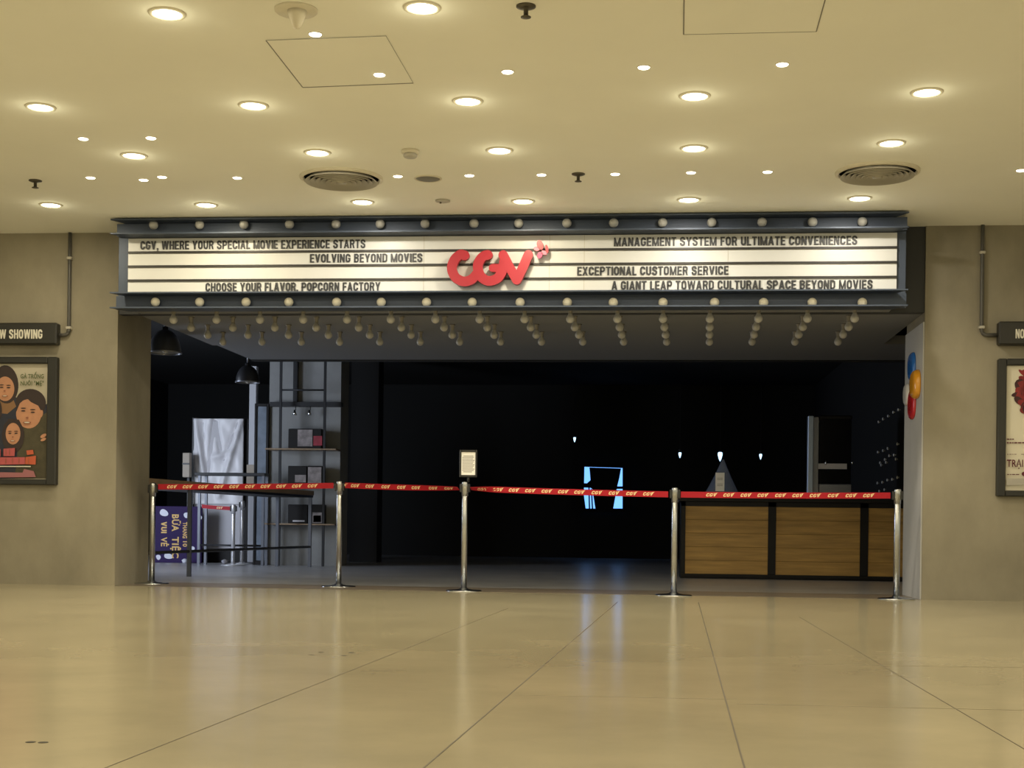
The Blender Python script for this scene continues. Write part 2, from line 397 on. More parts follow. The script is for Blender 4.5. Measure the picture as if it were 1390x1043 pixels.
# window far behind: daylight between dark drapes
YW = YBACK - .02
win = structure(MB().prism([at(788, 632, YW), at(788, 692, YW), at(852, 692, YW), at(852, 635, YW)], (0, .015, 0)).build('window_1', 'day_pane'))
DN = [0]
def drape(label, poly):
    DN[0] += 1
    tag(MB().prism([at(x, y, YW - .06 - .03 * DN[0]) for x, y in poly], (0, .02, 0)).build('window_drape', 'curtain'), label, 'curtain')
drape('dark drape left of the blue daylight slits in far window', [(776, 628), (776, 694), (795.5, 694), (792.5, 672), (793.5, 628)])
drape('wide dark drape between the two blue daylight slits', [(800, 634.7), (801.5, 652), (797, 656), (797, 660), (804, 664), (808, 690), (810, 694), (831, 694), (832.5, 690), (838, 660), (840.5, 650), (843, 636.2)])
drape('dark drape right of the wedge of blue daylight', [(845, 628), (845, 694), (858, 694), (858, 628)])
drape('narrow dark fold across the lower part of the left daylight slit', [(798.6, 662), (800.4, 662), (801.2, 694), (799.2, 694)])
drape('second narrow dark fold across the lower left daylight slit', [(802.0, 664), (803.6, 664), (805.4, 694), (803.4, 694)])
drape('thin dark blind bar across the top of far blue window', [(776, 626), (858, 629), (858, 636.0), (776, 633.4)])
drape('thin dark crossbar over the wedge of blue daylight', [(830, 660.5), (846, 660.5), (846, 664), (830, 664)])
drape('thin dark crossbar over the left blue daylight slit', [(786, 656), (806, 656.5), (806, 662.5), (786, 662)])
drape('dark sill strip below the blue daylight slits', [(776, 690.5), (858, 690.5), (858, 696), (776, 696)])

# ------------------------------------------------------------------ marquee
YF = 11.68; YS = 11.86
xf0, xf1 = at(150, 300, YF).x, at(1234, 300, YF).x
xs0, xs1 = at(174.5, 360, YS).x, at(1217, 360, YS).x
zt, zb = at(695, 320.3, YS).z, at(695, 398.3, YS).z
zc = (zt + zb) / 2
marq = thing('marquee', 'long dark steel cinema marquee with white letter boards and red logo over the entrance', 'marquee sign', ((xf0 + xf1) / 2, 12.0, zb))
xe0, xe1 = at(160, 360, YS).x, at(1230, 360, YS).x
MB().box(xe0, xe1, YS + .02, 12.30, zb - .04, zt + .03).build('case', 'beam_steel', marq)
MB().box(xf0 + .05, xf1 - .05, YS + .03, 12.31, zs + .001, zs + .011).build('underside', 'soffit_paint', marq)
ztb = at(695, 300.5, YS).z
def beam(z0, z1):
    m = MB(); t = .012
    m.prism([(xf0, YF, z1 - t), (xf1, YF, z1 - t), (xf1 - .1, YS + .02, z1 - t), (xf0 + .1, YS + .02, z1 - t)], (0, 0, t))
    m.prism([(xf0, YF, z0), (xf1, YF, z0), (xf1 - .1, YS + .02, z0), (xf0 + .1, YS + .02, z0)], (0, 0, t))
    m.box(xe0, xe1, YS - .03, YS + .02, z0 + t, z1 - t)
    return m
zlow0 = at(695, 417, YF).z; zlow1 = zb - .005
ztop0 = zt + .005; ztop1 = CH - .012
tb = beam(ztop0, ztop1).build('top_beam', 'beam_steel', marq)
bb = beam(zlow0, zlow1).build('bottom_beam', 'beam_steel', marq)
TOPX = [208.5, 271, 331, 393, 456, 516, 577, 643.5, 704, 769.5, 833, 899.5, 966, 1034.5, 1103, 1170.5]
BOTX = [211, 271, 334, 392, 457, 517.5, 579, 641, 706, 770, 832.5, 900, 970, 1036.5, 1102.5, 1170.5]
rb = .040
def globe(px, py, r=rb):
    c = at(px, py, YS - .075)
    return MB().lathe(c, [(r * math.sin(PI * i / 10), -r * math.cos(PI * i / 10) * .9) for i in range(1, 10)] + [(.018, .045)], 20, axis='y')
for i, px in enumerate(TOPX):
    globe(px, 305.5 - (px - 208) * .0045).build('bulb', 'bulb_frosted', tb)
for i, px in enumerate(BOTX):
    globe(px, 410.2 + (px - 208) * .0008).build('bulb', 'bulb_glass', bb)
sp = MB().box(xs0, xs1, YS - .01, YS + .02, zb, zt).build('letter_board', 'sign_acrylic', marq)
rowh = (zt - zb) / 4
for k in (1, 2, 3):
    z = zb + rowh * k
    MB().box(xs0, xs1, YS - .022, YS - .01, z - .010, z + .008).build('letter_rail', 'rail_black', sp)
for px in (575.5, 746, 793, 988):
    xx = at(px, 360, YS).x; MB().box(xx - .002, xx + .002, YS - .0115, YS - .01, zb, zt).build('panel_seam', 'vent_metal', sp)
LINES = [("CGV, WHERE YOUR SPECIAL MOVIE EXPERIENCE STARTS", 190, 495.5, 3), ("EVOLVING BEYOND MOVIES", 420.5, 573, 2), ("CHOOSE YOUR FLAVOR, POPCORN FACTORY", 279, 516.5, 0),
         ("MANAGEMENT SYSTEM FOR ULTIMATE CONVENIENCES", 833, 1163.5, 3), ("EXCEPTIONAL CUSTOMER SERVICE", 783.5, 989, 1), ("A GIANT LEAP TOWARD CULTURAL SPACE BEYOND MOVIES", 830.5, 1185, 0)]
for s, p0, p1, row in LINES:
    a, b = at(p0, 360, YS - .02).x, at(p1, 360, YS - .02).x
    z = zb + rowh * row + .024
    for word, f0, f1 in words_of(s):
        m = MB().text(word, (a + (b - a) * f0, YS - .0135, z), (1, 0, 0), (0, 0, 1), rowh * .60, (b - a) * (f1 - f0), depth=.004)
        plabel(m.build('lettering', 'letter_black', marq), 'black letters reading ' + word.strip(','))
# red logo
YL = YS - .10
def L(cx, cy): return at(590 + cx / 7.316, 310 + cy / 7.316, YL)
def stroke(mb, pts, w, depth, m=0, sub=8):
    """rounded thick stroke in the xz plane through pts (Catmull-Rom when sub > 1)"""
    P = [Vector((p.x, p.z)) for p in pts]; Q = []
    if sub > 1:
        E = [P[0] * 2 - P[1]] + P + [P[-1] * 2 - P[-2]]
        for i in range(1, len(E) - 2):
            for k in range(sub):
                t = k / sub; a, b, c, d = E[i - 1], E[i], E[i + 1], E[i + 2]
                Q.append(0.5 * ((2 * b) + (c - a) * t + (2 * a - 5 * b + 4 * c - d) * t * t + (3 * b - a - 3 * c + d) * t ** 3))
        Q.append(P[-1])
    else: Q = P
    n = len(Q); Lf = []; Rt = []
    for i in range(n):
        if 0 < i < n - 1:
            t1 = (Q[i] - Q[i - 1]).normalized(); t2 = (Q[i + 1] - Q[i]).normalized(); t = (t1 + t2).normalized()
            k = 1 / max(.5, t.dot(t2))
        else: t = (Q[min(i + 1, n - 1)] - Q[max(i - 1, 0)]).normalized(); k = 1
        nn = Vector((-t.y, t.x)) * (w / 2) * k
        Lf.append(Q[i] + nn); Rt.append(Q[i] - nn)
    y = YL + .05 - depth
    def cap_(i, sgn):
        t = (Q[1] - Q[0]).normalized() if i == 0 else (Q[-1] - Q[-2]).normalized()
        a0 = math.atan2(t.y, t.x) + (PI / 2 if i == 0 else -PI / 2)
        return [Q[i] + Vector((math.cos(a0 + PI * k / 10), math.sin(a0 + PI * k / 10))) * (w / 2) for k in range(1, 10)]
    out = Rt + cap_(n - 1, 1) + Lf[::-1] + cap_(0, -1)
    mb.prism([(p.x, y, p.y) for p in out], (0, depth, 0), m)
lw = (L(95, 0) - L(0, 0)).x
logo = MB()
stroke(logo, [L(297, 268), L(255, 262), L(205, 300), L(173, 365), L(175, 430), L(215, 495), L(290, 528), L(365, 508), L(415, 455)], lw, .05)
stroke(logo, [L(528, 265), L(480, 280), L(435, 340), L(430, 410), L(460, 480), L(530, 522), L(610, 505), L(655, 455), L(680, 390), L(690, 330)], lw, .052)
stroke(logo, [L(575, 393), L(655, 393)], lw * .82, .046, sub=1)
stroke(logo, [L(680, 265), L(745, 390), L(815, 512)], lw * .98, .054, sub=1)
stroke(logo, [L(815, 512), L(870, 400), L(930, 262)], lw * .98, .048, sub=1)
lg = plabel(logo.build('logo', 'logo_red', marq), 'thick red rounded letters CGV')
fl = MB()
for cx, cy, a, b, ang, mi in ((1045, 160, 32, 50, .35, 0), (1010, 198, 30, 20, -.3, 1), (1085, 238, 30, 20, -.5, 1), (1042, 262, 26, 34, -.4, 2), (1112, 200, 16, 42, .2, 0)):
    c = L(cx, cy); r = (L(1, 0) - L(0, 0)).x
    n = 16; poly = []
    for k in range(n):
        t = 2 * PI * k / n; x, z = a * r * math.cos(t), b * r * math.sin(t)
        poly.append((c.x + x * math.cos(ang) - z * math.sin(ang), YL + .02, c.z + x * math.sin(ang) + z * math.cos(ang)))
    fl.prism(poly, (0, .03, 0), mi)
plabel(fl.build('logo_flower', ['logo_red', 'logo_pink', 'logo_plum'], lg), 'small red and pink flower by the V')
# brackets carrying the logo
for cx, cy in ((290, 528), (530, 520), (815, 505)):
    c = L(cx, cy); MB().box(c.x - .01, c.x + .01, YL + .04, YS - .01, c.z - .01, c.z + .01).build('logo_bracket', 'beam_steel', lg)

# hanging bulbs under the canopy: four rows of sixteen
proto = thing('hanging_bulb', '', 'light bulb', (0, 0, 0), 'bulbs under the marquee soffit')
MB().lathe((0, 0, 0), [(.027, 0), (.027, -.012), (.020, -.016), (.018, -.055), (.014, -.058)], 14).build('socket', 'socket', proto)
g = MB(); pr = [(.014, -.052), (.020, -.062)]
for i in range(1, 10):
    a = PI * .18 + (PI * .82) * i / 9; pr.append((max(.0005, .036 * math.sin(a)), -.100 + .036 * math.cos(a)))
g.lathe((0, 0, 0), pr, 18).build('glass_globe', 'bulb_frosted', proto)
FRX = [235.5, 294, 353, 411.5, 471, 530.5, 591, 651, 712, 774, 838, 900, 963.5, 1029.5, 1096, 1160]
BKX = [302.5, 355.5, 409, 461, 515.5, 570.5, 624, 679.5, 735, 791, 846.5, 905, 963, 1021, 1079, 1137.5]
zbulb = zs - .10; first = True
yF = atz(700, 433.5, zbulb).y; yB = atz(700, 464.5, zbulb).y
ROWN = ['front row', 'second row', 'third row', 'back row']
for r in range(4):
    y = yF + (yB - yF) * r / 3
    for i in range(16):
        xa = at(FRX[i], 434, yF).x; xb = at(BKX[i], 465, yB).x
        x = xa + (xb - xa) * r / 3
        lab = 'frosted round bulb hanging in the %s under the marquee, %s' % (ROWN[r], nth(i + 1, 16))
        if first: proto.location = (x, y, zs); proto['label'] = lab; first = False
        else: copy_tree(proto, (x, y, zs), lab)

# ------------------------------------------------------------------ ceiling lights and fittings
LIGHTS = []
dl = thing('recessed_downlight', '', 'ceiling light', (0, 0, 0), 'round recessed downlights in the mall ceiling')
MB().lathe((0, 0, 0), [(.074, -.002), (.078, -.010), (.094, -.007), (.098, 0)], 28, cap=False).build('trim_ring', 'white_trim', dl)
ln = MB().lathe((0, 0, 0), [(.077, -.003), (.06, -.006), (.03, -.007), (.001, -.0075)], 28).build('lens', 'lens_warm', dl)
cl = dl.copy(); COL.objects.link(cl)
for c in list(dl.children):
    d = c.copy(); d.parent = cl; COL.objects.link(d)
    if c is ln: d.data = c.data.copy(); d.data.materials.clear(); d.data.materials.append(MATS['lens_cool'])
ROWS = [[(227, 18, 0), (573, 10, 0)], [(55, 145, 0), (344, 143, 0), (635, 137, 0), (943, 130, 1), (1258, 125, 0)],
        [(182, 211, 0), (431, 207, 0), (678, 204, 1), (942, 201, 0), (1210, 194, 0)],
        [(69, 278, 0), (280, 278, 0), (492, 274, 1), (710, 273, 0), (935, 271, 1), (1167, 269, 1)]]
RN = ['row nearest the camera', 'second row', 'third row', 'back row before the marquee']
used = {0: False, 1: False}
for ri, row in enumerate(ROWS):
    for i, (px, py, cool) in enumerate(row):
        p = atz(px, py, CH); lab = '%s recessed ceiling downlight in the %s, %s' % ('cool round' if cool else 'warm round', RN[ri], nth(i + 1, len(row)))
        src = cl if cool else dl
        if not used[cool]: src.location = p; src['label'] = lab; used[cool] = True
        else: copy_tree(src, p, lab)
        LIGHTS.append((p, cool))
sq = thing('reflection_dot', '', 'ceiling light', (0, 0, 0), 'glowing ceiling dots in place of reflections')  # glowing dots added to the ceiling to imitate lamps reflected in glass
MB().lathe((0, 0, 0), [(.034, -.004), (.038, -.004), (.040, 0)], 20, cap=False).build('dot_rim', 'white_trim', sq)
MB().lathe((0, 0, 0), [(.034, -.003), (.030, -.007), (.001, -.009)], 20).build('lens', 'reflection_glow', sq)
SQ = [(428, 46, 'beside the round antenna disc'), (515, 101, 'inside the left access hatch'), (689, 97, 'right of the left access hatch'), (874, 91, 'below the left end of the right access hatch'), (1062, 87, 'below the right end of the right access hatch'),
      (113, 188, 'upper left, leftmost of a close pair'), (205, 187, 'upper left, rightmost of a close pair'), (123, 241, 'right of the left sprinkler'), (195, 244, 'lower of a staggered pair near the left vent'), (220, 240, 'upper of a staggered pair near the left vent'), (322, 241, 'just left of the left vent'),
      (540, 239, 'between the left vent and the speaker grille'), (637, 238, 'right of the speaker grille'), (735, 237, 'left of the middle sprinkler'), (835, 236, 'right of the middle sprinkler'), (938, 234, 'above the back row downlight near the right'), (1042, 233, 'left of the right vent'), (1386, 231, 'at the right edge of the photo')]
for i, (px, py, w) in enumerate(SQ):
    p = atz(px, py, CH); lab = 'small glowing ceiling dot in place of a reflected lamp, %s' % w
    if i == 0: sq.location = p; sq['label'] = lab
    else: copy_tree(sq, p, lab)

def vent(px, py, wpx, label):
    c = atz(px, py, CH); R = (atz(px + wpx / 2, py, CH) - c).length
    t = thing('ceiling_vent', label, 'air vent', c, 'round ceiling air diffusers')
    MB().lathe(c, [(R * .90, -.004), (R * .93, -.022), (R, -.012), (R * 1.0, 0)], 48, cap=False).build('rim', 'white_trim', t)
    MB().lathe(c, [(R * .9, -.001), (.001, -.001)], 48).build('duct_opening', 'vent_dark', t)
    for k in range(6):
        r = R * (.80 - .125 * k)
        MB().lathe(c, [(r * .93, -.010), (r + R * .07, -.040 - .002 * k), (r + R * .075, -.037), (r * .96, -.006)], 48, cap=False).build('cone_ring', 'vent_metal', t)
    MB().lathe(c, [(R * .11, -.006), (R * .12, -.045), (.001, -.048)], 32).build('centre_cap', 'vent_metal', t)
vent(463.5, 241, 112, 'large round ceiling air vent with concentric rings, left of the two')
vent(1191, 233, 114, 'large round ceiling air vent with concentric rings, right of the two')
c = atz(581, 242, CH); R = (atz(600, 242, CH) - c).length
t = thing('ceiling_speaker', 'flat round grey ceiling speaker grille right of the left vent', 'speaker', c)
MB().lathe(c, [(R * .86, -.003), (R * .9, -.010), (R, -.006), (R, 0)], 36, cap=False).build('rim', 'white_trim', t)
MB().lathe(c, [(R * .88, -.002), (R * .8, -.008), (.001, -.010)], 36).build('grille', 'grey_mesh', t)
c = atz(601, 272, CH); R = (atz(611, 272, CH) - c).length
t = thing('ceiling_sensor', 'small flat round sensor disc above a downlight near marquee', 'sensor', c)
MB().lathe(c, [(R, 0), (R, -.01), (R * .8, -.014), (.001, -.016)], 28).build('disc', 'vent_metal', t)
MB().lathe(c + Vector((-R * .3, 0, -.015)), [(.008, 0), (.008, -.01), (.001, -.011)], 12).build('indicator', 'sprinkler_metal', t)
c = atz(557, 204, CH); R = (atz(569, 204, CH) - c).length
t = thing('smoke_detector', 'stepped round white smoke detector on ceiling above speaker grille', 'smoke detector', c)
MB().lathe(c, [(R, 0), (R, -.022), (R * .9, -.026), (.001, -.026)], 28).build('base', 'white_trim', t)
MB().lathe(c, [(R * .72, -.026), (R * .78, -.034), (R * .78, -.044), (R * .66, -.052), (.001, -.054)], 28).build('sensor_head', 'vent_metal', t)
c = atz(402, 13, CH); R = (atz(431, 13, CH) - c).length
t = thing('ceiling_antenna', 'wide white ceiling disc with stubby cone hanging below at the top', 'antenna', c)
MB().lathe(c, [(R, 0), (R, -.008), (R * .94, -.014), (.001, -.018)], 40).build('disc', 'white_trim', t)
MB().lathe(c + Vector((.01, -.02, -.016)), [(R * .46, 0), (R * .38, -.03), (R * .26, -.06), (R * .16, -.085), (.001, -.088)], 24).build('cone', 'white_trim', t)
def sprinkler(px, py, label):
    c = atz(px, py, CH)
    t = thing('ceiling_sprinkler', label, 'sprinkler', c, 'fire sprinklers on the ceiling')
    MB().lathe(c, [(.05, 0), (.05, -.006), (.03, -.014), (.012, -.016), (.012, -.05)], 20).build('escutcheon', 'sprinkler_metal', t)
    MB().lathe(c + Vector((0, 0, -.055)), [(.012, 0.006), (.026, 0), (.026, -.004), (.001, -.006)], 16).build('deflector', 'sprinkler_metal', t)
sprinkler(714, 8, 'dark sprinkler head at the top edge of the ceiling')
sprinkler(785, 236, 'dark sprinkler head above the middle of the marquee')
sprinkler(48, 245, 'dark sprinkler head at the far left of the ceiling')
def hatch(pts, label, wid):
    P = [atz(x, y, CH) for x, y in pts]
    t = thing('ceiling_hatch', label, 'access hatch', sum(P, Vector()) / len(P))
    MB().prism([p + Vector((0, 0, -.0035)) for p in P], (0, 0, .0025)).build('panel', 'ceiling_paint', t)
    m = MB()
    for a, b, wd in zip(P, P[1:] + P[:1], wid):
        d = (b - a).normalized(); n = Vector((-d.y, d.x, 0)) * wd
        m.prism([a - n - Z0 * .0045, b - n - Z0 * .0045, b + n - Z0 * .0045, a + n - Z0 * .0045], (0, 0, .001))
    m.build('gap', 'grey_mesh', t)
hatch([(361, 54), (411, 118), (561, 112), (524, 48)], 'square ceiling access hatch left of centre, outlined by a thin gap', (.003, .006, .0008, .0015))
hatch([(929, -40), (928, 46), (1108, 42), (1132, -44)], 'square ceiling access hatch cut by the top edge, right of centre', (.003, .0025, .003, .002))

# ------------------------------------------------------------------ wall signs, poster cases, conduit
def sign_box(px0, px1, py0, py1, tx0, tx1, tb_, th, label):
    y0 = W - .10
    a, b = at(px0, py1, y0), at(px1, py0, y0)
    t = thing('now_showing_sign', label, 'sign', ((a.x + b.x) / 2, W, a.z), 'now showing signs')
    MB().box(a.x, b.x, y0, W - .001, a.z, b.z, bev=.012).build('housing', 'frame_black', t)
    ta, tb2 = at(tx0, tb_, y0), at(tx1, tb_, y0)
    h = at(tx0, tb_ - th, y0).z - ta.z
    for word, f0, f1 in words_of('NOW SHOWING'):
        m = MB().text(word, (ta.x + (tb2.x - ta.x) * f0, y0 - .0005, ta.z), (1, 0, 0), (0, 0, 1), h, (tb2.x - ta.x) * (f1 - f0), depth=.002)
        plabel(m.build('lettering', 'sign_text_white', t), 'white letters ' + word)
sign_box(-48, 76.5, 438, 467.5, -14, 57.5, 460, 12.5, 'black wall sign box reading NOW SHOWING above the left poster')
sign_box(1356, 1482, 436, 468, 1378.5, 1446, 459.5, 12.5, 'black wall sign box reading NOW SHOWING above the right poster')
def conduit(px, py0, py1, px2, py2, label, down):
    y = W - .03
    p = [at(px, py0, y), at(px, py1, y)]; p[0].z = CH - .003; p[1].x = p[0].x
    e = at(px2, py2, y); r = .045; sgn = 1 if e.x > p[1].x else -1
    path = [p[0]] + [p[0].lerp(Vector((p[0].x, y, e.z + r)), k / 4) for k in (1, 2, 3, 4)]
    for k in range(1, 7):
        a = PI / 2 * k / 6; path.append(Vector((p[0].x + sgn * r * (1 - math.cos(a)), y, e.z + r - r * math.sin(a))))
    path.append(Vector((e.x - sgn * .018, y, e.z)))
    t = thing('conduit', label, 'conduit pipe', (p[0].x, W, e.z))
    MB().tube(path, .016, 12).build('pipe', 'conduit', t)
    for f in (.25, .93):
        z = p[0].z + (e.z - p[0].z) * f
        MB().box(p[0].x - .024, p[0].x + .024, y - .019, W - .001, z - .012, z + .012, bev=.004).build('clip', 'conduit_clip', t)
conduit(95, 322, 440, 76.5, 455, 'dark vertical conduit running from ceiling to the left sign box', 0)
conduit(1334, 311, 440, 1357, 455, 'grey vertical conduit running from ceiling to the right sign box', 0)

def poster_case(px0, px1, py0, py1, ix0, ix1, iy0, iy1, label):
    y0 = W - .07
    a, b = at(px0, py1, y0), at(px1, py0, y0); c, d = at(ix0, iy1, y0), at(ix1, iy0, y0)
    t = thing('poster_case', label, 'poster frame', ((a.x + b.x) / 2, W, a.z))
    fr = MB()
    for q in ((a.x, c.x, a.z, b.z), (d.x, b.x, a.z, b.z), (c.x, d.x, a.z, c.z), (c.x, d.x, d.z, b.z)):
        fr.box(q[0], q[1], y0, W - .001, q[2], q[3], bev=.008)
    fr.build('frame', 'frame_black', t)
    MB().box(c.x - .01, d.x + .01, W - .03, W - .002, c.z - .01, d.z + .01).build('backing', 'frame_black', t)
    return t, (c.x, d.x, c.z, d.z), W - .032
# left poster: family portrait
t, (x0, x1, z0, z1), yp = poster_case(-46, 77, 484.5, 657.5, -34, 64, 493.5, 650, 'black poster case with family portrait film poster on left concrete wall')
E2 = MB().box(x0 - .005, x1 + .005, yp, yp + .002, z0 - .005, z1 + .005, 0)
lay = [0]
def PX(x, y): 
    return at(x, y, yp - .001)
def blob(x, y, rx, ry, m, ang=0.0):
    lay[0] += 1; c = PX(x, y); r = (PX(1, 0) - PX(0, 0)).x
    E2.disc(Vector((c.x, yp - .0004 * lay[0], c.z)), rx * r, ry * r, 28, m, ang)
def shape(pts, m):
    lay[0] += 1
    E2.add([Vector((PX(x, y).x, yp - .0004 * lay[0], PX(x, y).z)) for x, y in pts], [list(range(len(pts)))], m)
NM = ['poster_cream', 'skin', 'skin_shade', 'hair', 'navy_cloth', 'olive_cloth', 'tan_cloth', 'title_pink', 'title_orange', 'title_rose', 'green_ink', 'sign_text_white']
shape([(-34, 545), (-20, 530), (20, 538), (45, 560), (64, 548), (64, 650), (-34, 650)], 4)
shape([(28, 578), (64, 560), (64, 650), (20, 650), (24, 610)], 5)
shape([(-30, 550), (0, 535), (18, 542), (22, 552), (10, 562), (-12, 560)], 6)
blob(8, 522, 17, 25, 3, .1); blob(7, 528, 12.5, 16, 1, .05); shape([(-3, 516), (8, 509), (19, 518), (20, 511), (10, 501), (-4, 505)], 3)
blob(42, 547, 20.5, 18, 3, -.15); blob(39, 562, 17, 19, 1, .12)
shape([(22, 560), (27, 548), (36, 540), (42, 546), (52, 551), (57, 560), (62, 552), (56, 536), (38, 529), (25, 538)], 3)
blob(56, 562, 2.4, 5, 1, -.2)
blob(-14, 558, 17, 22, 3); blob(-13, 563, 12, 16, 1)
blob(18, 592, 15, 22, 3); blob(18, 589, 10, 14, 1)
shape([(8, 587), (10, 577), (18, 573), (27, 578), (29, 588), (32, 582), (26, 570), (12, 569), (5, 578)], 3)
for x, y, s in ((2.5, 526, 1), (12, 526.5, 1), (32, 558, 1.15), (45, 560, 1.15), (14, 588.5, .85), (22.5, 588.5, .85), (-18, 561, 1), (-8, 561, 1)):
    blob(x, y, 2.6 * s, .8 * s, 3); blob(x, y - 3.2 * s, 3.2 * s, .6 * s, 3)
for x, y, s in ((7, 530.5, 1), (37.5, 567, 1.2), (18, 593, .8), (-13, 566, 1)):
    blob(x, y + .5, 1.5 * s, 1.0 * s, 2)
for x, y, s in ((7.5, 538, 1), (37.5, 574, 1.4), (18, 599, .9), (-13, 573, 1)):
    blob(x, y, 4 * s, 1.1 * s, 2); blob(x, y - .2, 2.8 * s, .5 * s, 11)
blob(60, 592, 4.5, 2.2, 1, .5); blob(60, 597, 4, 1.8, 1, .4)
def ptext(s, xa, xb, yb, h, m):
    lay[0] += 1; a = PX(xa, yb); b = PX(xb, yb); hh = PX(xa, yb - h).z - a.z
    E2.text(s, (a.x, yp - .0004 * lay[0], a.z), (1, 0, 0), (0, 0, 1), hh, b.x - a.x, bold=.02, depth=.0003, m=m)
ptext('GÀ TRỐNG', 29, 60.5, 514, 5.6, 10)
ptext('NUÔI "MẸ"', 29, 60.5, 523.5, 5.6, 10)
shape([(-30, 610), (2, 610), (2, 620), (-30, 620)], 7); shape([(6, 609.5), (21.5, 608.5), (21, 619.5), (6, 619.5)], 7)
shape([(-30, 621.5), (35, 621), (35, 630.5), (-30, 632)], 7); shape([(36, 621), (50, 619), (49.5, 631), (35.5, 630.5)], 8); shape([(37, 612), (46, 611), (47, 617), (38, 618)], 8)
shape([(-30, 632.8), (43, 633), (43, 634.4), (-30, 634)], 11)
shape([(-30, 641), (32, 642), (34, 637), (47, 640), (50, 648), (-30, 649)], 9)
for x, w in ((9, .9), (14, .9)): shape([(x, 610.5), (x + w, 610.5), (x + w, 618), (x, 618)], 2)
for x in (-20, -10, 0, 9, 18, 27, 40): shape([(x, 622.5), (x + .8, 622.5), (x + .8, 630), (x, 630)], 2)
plabel(E2.build('poster', NM, t), 'film poster with a group of smiling faces and pink title')
# right poster: red hair on white
t, (x0, x1, z0, z1), yp = poster_case(1353.5, 1476, 487, 674, 1365, 1464, 496, 666, 'black poster case with white red-haired film poster on right concrete wall')
E2 = MB().box(x0 - .005, x1 + .005, yp, yp + .002, z0 - .005, z1 + .005, 0); lay = [0]
blob(1411, 533, 26, 30, 1)
for k in range(34):
    a = 1.9 + 2.9 * k / 33; rr = 26 + 6 * random.random()
    blob(1411 + rr * math.cos(a), 533 - (rr + 4) * math.sin(a), 2.0 + 2 * random.random(), 3.5 + 4 * random.random(), 1 + (k % 3 == 0), random.random() * 3)
blob(1412, 528, 19, 22, 2); blob(1412, 540, 13, 18, 4); shape([(1399, 532), (1404, 522), (1420, 520), (1426, 534), (1430, 524), (1420, 510), (1402, 512), (1394, 526)], 2)
for x in (1406.5, 1417.5): blob(x, 538, 2.4, .9, 2)
blob(1412, 549, 3.6, 1.2, 1)
def ink(xa, xb, yb, h):          # print too small to read: runs of short dashes
    x = xa
    while x < xb:
        w = min(xb - x, 1.6 + 3.2 * random.random()); shape([(x, yb - h), (x + w, yb - h), (x + w, yb), (x, yb)], 3); x += w + .8
ink(1366, 1375.5, 597.3, 1.5); ink(1366, 1425, 602.3, 1.7); ink(1366, 1379, 617.6, .8); ink(1385, 1420, 617.6, .8); ink(1366, 1383, 645.2, 1.2)
ptext('TRẠI', 1365.5, 1387.5, 634, 9.5, 3); blob(1388.5, 643.8, 2.6, 2.6, 3)
shape([(1365, 650), (1464, 649), (1464, 658), (1365, 659)], 5)
plabel(E2.build('poster', ['poster_white', 'red_hair', 'dark_hair', 'maroon_ink', 'skin', 'stripe_grey'], t), 'white film poster with red hair and dark red title')

# ------------------------------------------------------------------ stanchions with red belts
LOGO_CELL = None
def belt(mb, p, q, n, sag=.0, h=.052, twist=None, logos=(), npx=None):
    """ribbon from p to q (centre points) with woven yellow CGV marks; twist = list of (u, angle)"""
    seg = 64; d = q - p; dirx = Vector((d.x, d.y, 0)).normalized(); nrm = Vector((dirx.y, -dirx.x, 0))
    def ang(u):
        if not twist: return 0.0
        for (ua, aa), (ub, ab) in zip(twist, twist[1:]):
            if ua <= u <= ub: return aa + (ab - aa) * (u - ua) / (ub - ua)
        return twist[-1][1]
    def frame(u):
        a = ang(u); c = p + d * u; c = c + Vector((0, 0, -sag * 4 * u * (1 - u)))
        w = Z0 * math.cos(a) + nrm * math.sin(a)
        f = nrm * math.cos(a) - Z0 * math.sin(a)
        return c, w, f
    vs = []; fs = []
    for i in range(seg + 1):
        c, w, f = frame(i / seg)
        vs += [c + w * h / 2 + f * .001, c - w * h / 2 + f * .001, c - w * h / 2 - f * .001, c + w * h / 2 - f * .001]
    for i in range(seg):
        o = i * 4
        for k in range(4): fs.append((o + k, o + (k + 1) % 4, o + 4 + (k + 1) % 4, o + 4 + k))
    fs += [(0, 1, 2, 3), (seg * 4, seg * 4 + 3, seg * 4 + 2, seg * 4 + 1)]
    mb.add(vs, fs, 0)
    gv, gf = caps('CGV'); xs = [v[0] for v in gv]; gx0, gx1 = min(xs), max(xs)
    wl = .086; hl = h * .56; L_ = d.length
    for u in logos:
        pts = []
        for (x, y, z) in gv:
            uu = u + ((x - gx0) / (gx1 - gx0) - .5 + (y - .34) * .16) * wl / L_
            c, w, f = frame(uu); pts.append(c + w * ((y / .69 - .5) * hl) + f * (.0013 + (.0006 if z > 0 else 0)))
        mb.add(pts, gf, 1)
        c1 = u + .045 / L_   # the little flick that leaves the V
        a, b = frame(c1 - .012 / L_), frame(c1 + .014 / L_)
        mb.add([a[0] + a[1] * hl * .30 + a[2] * .0016, a[0] + a[1] * hl * .55 + a[2] * .0016, b[0] + b[1] * hl * .68 + b[2] * .0016], [(0, 1, 2)], 1)

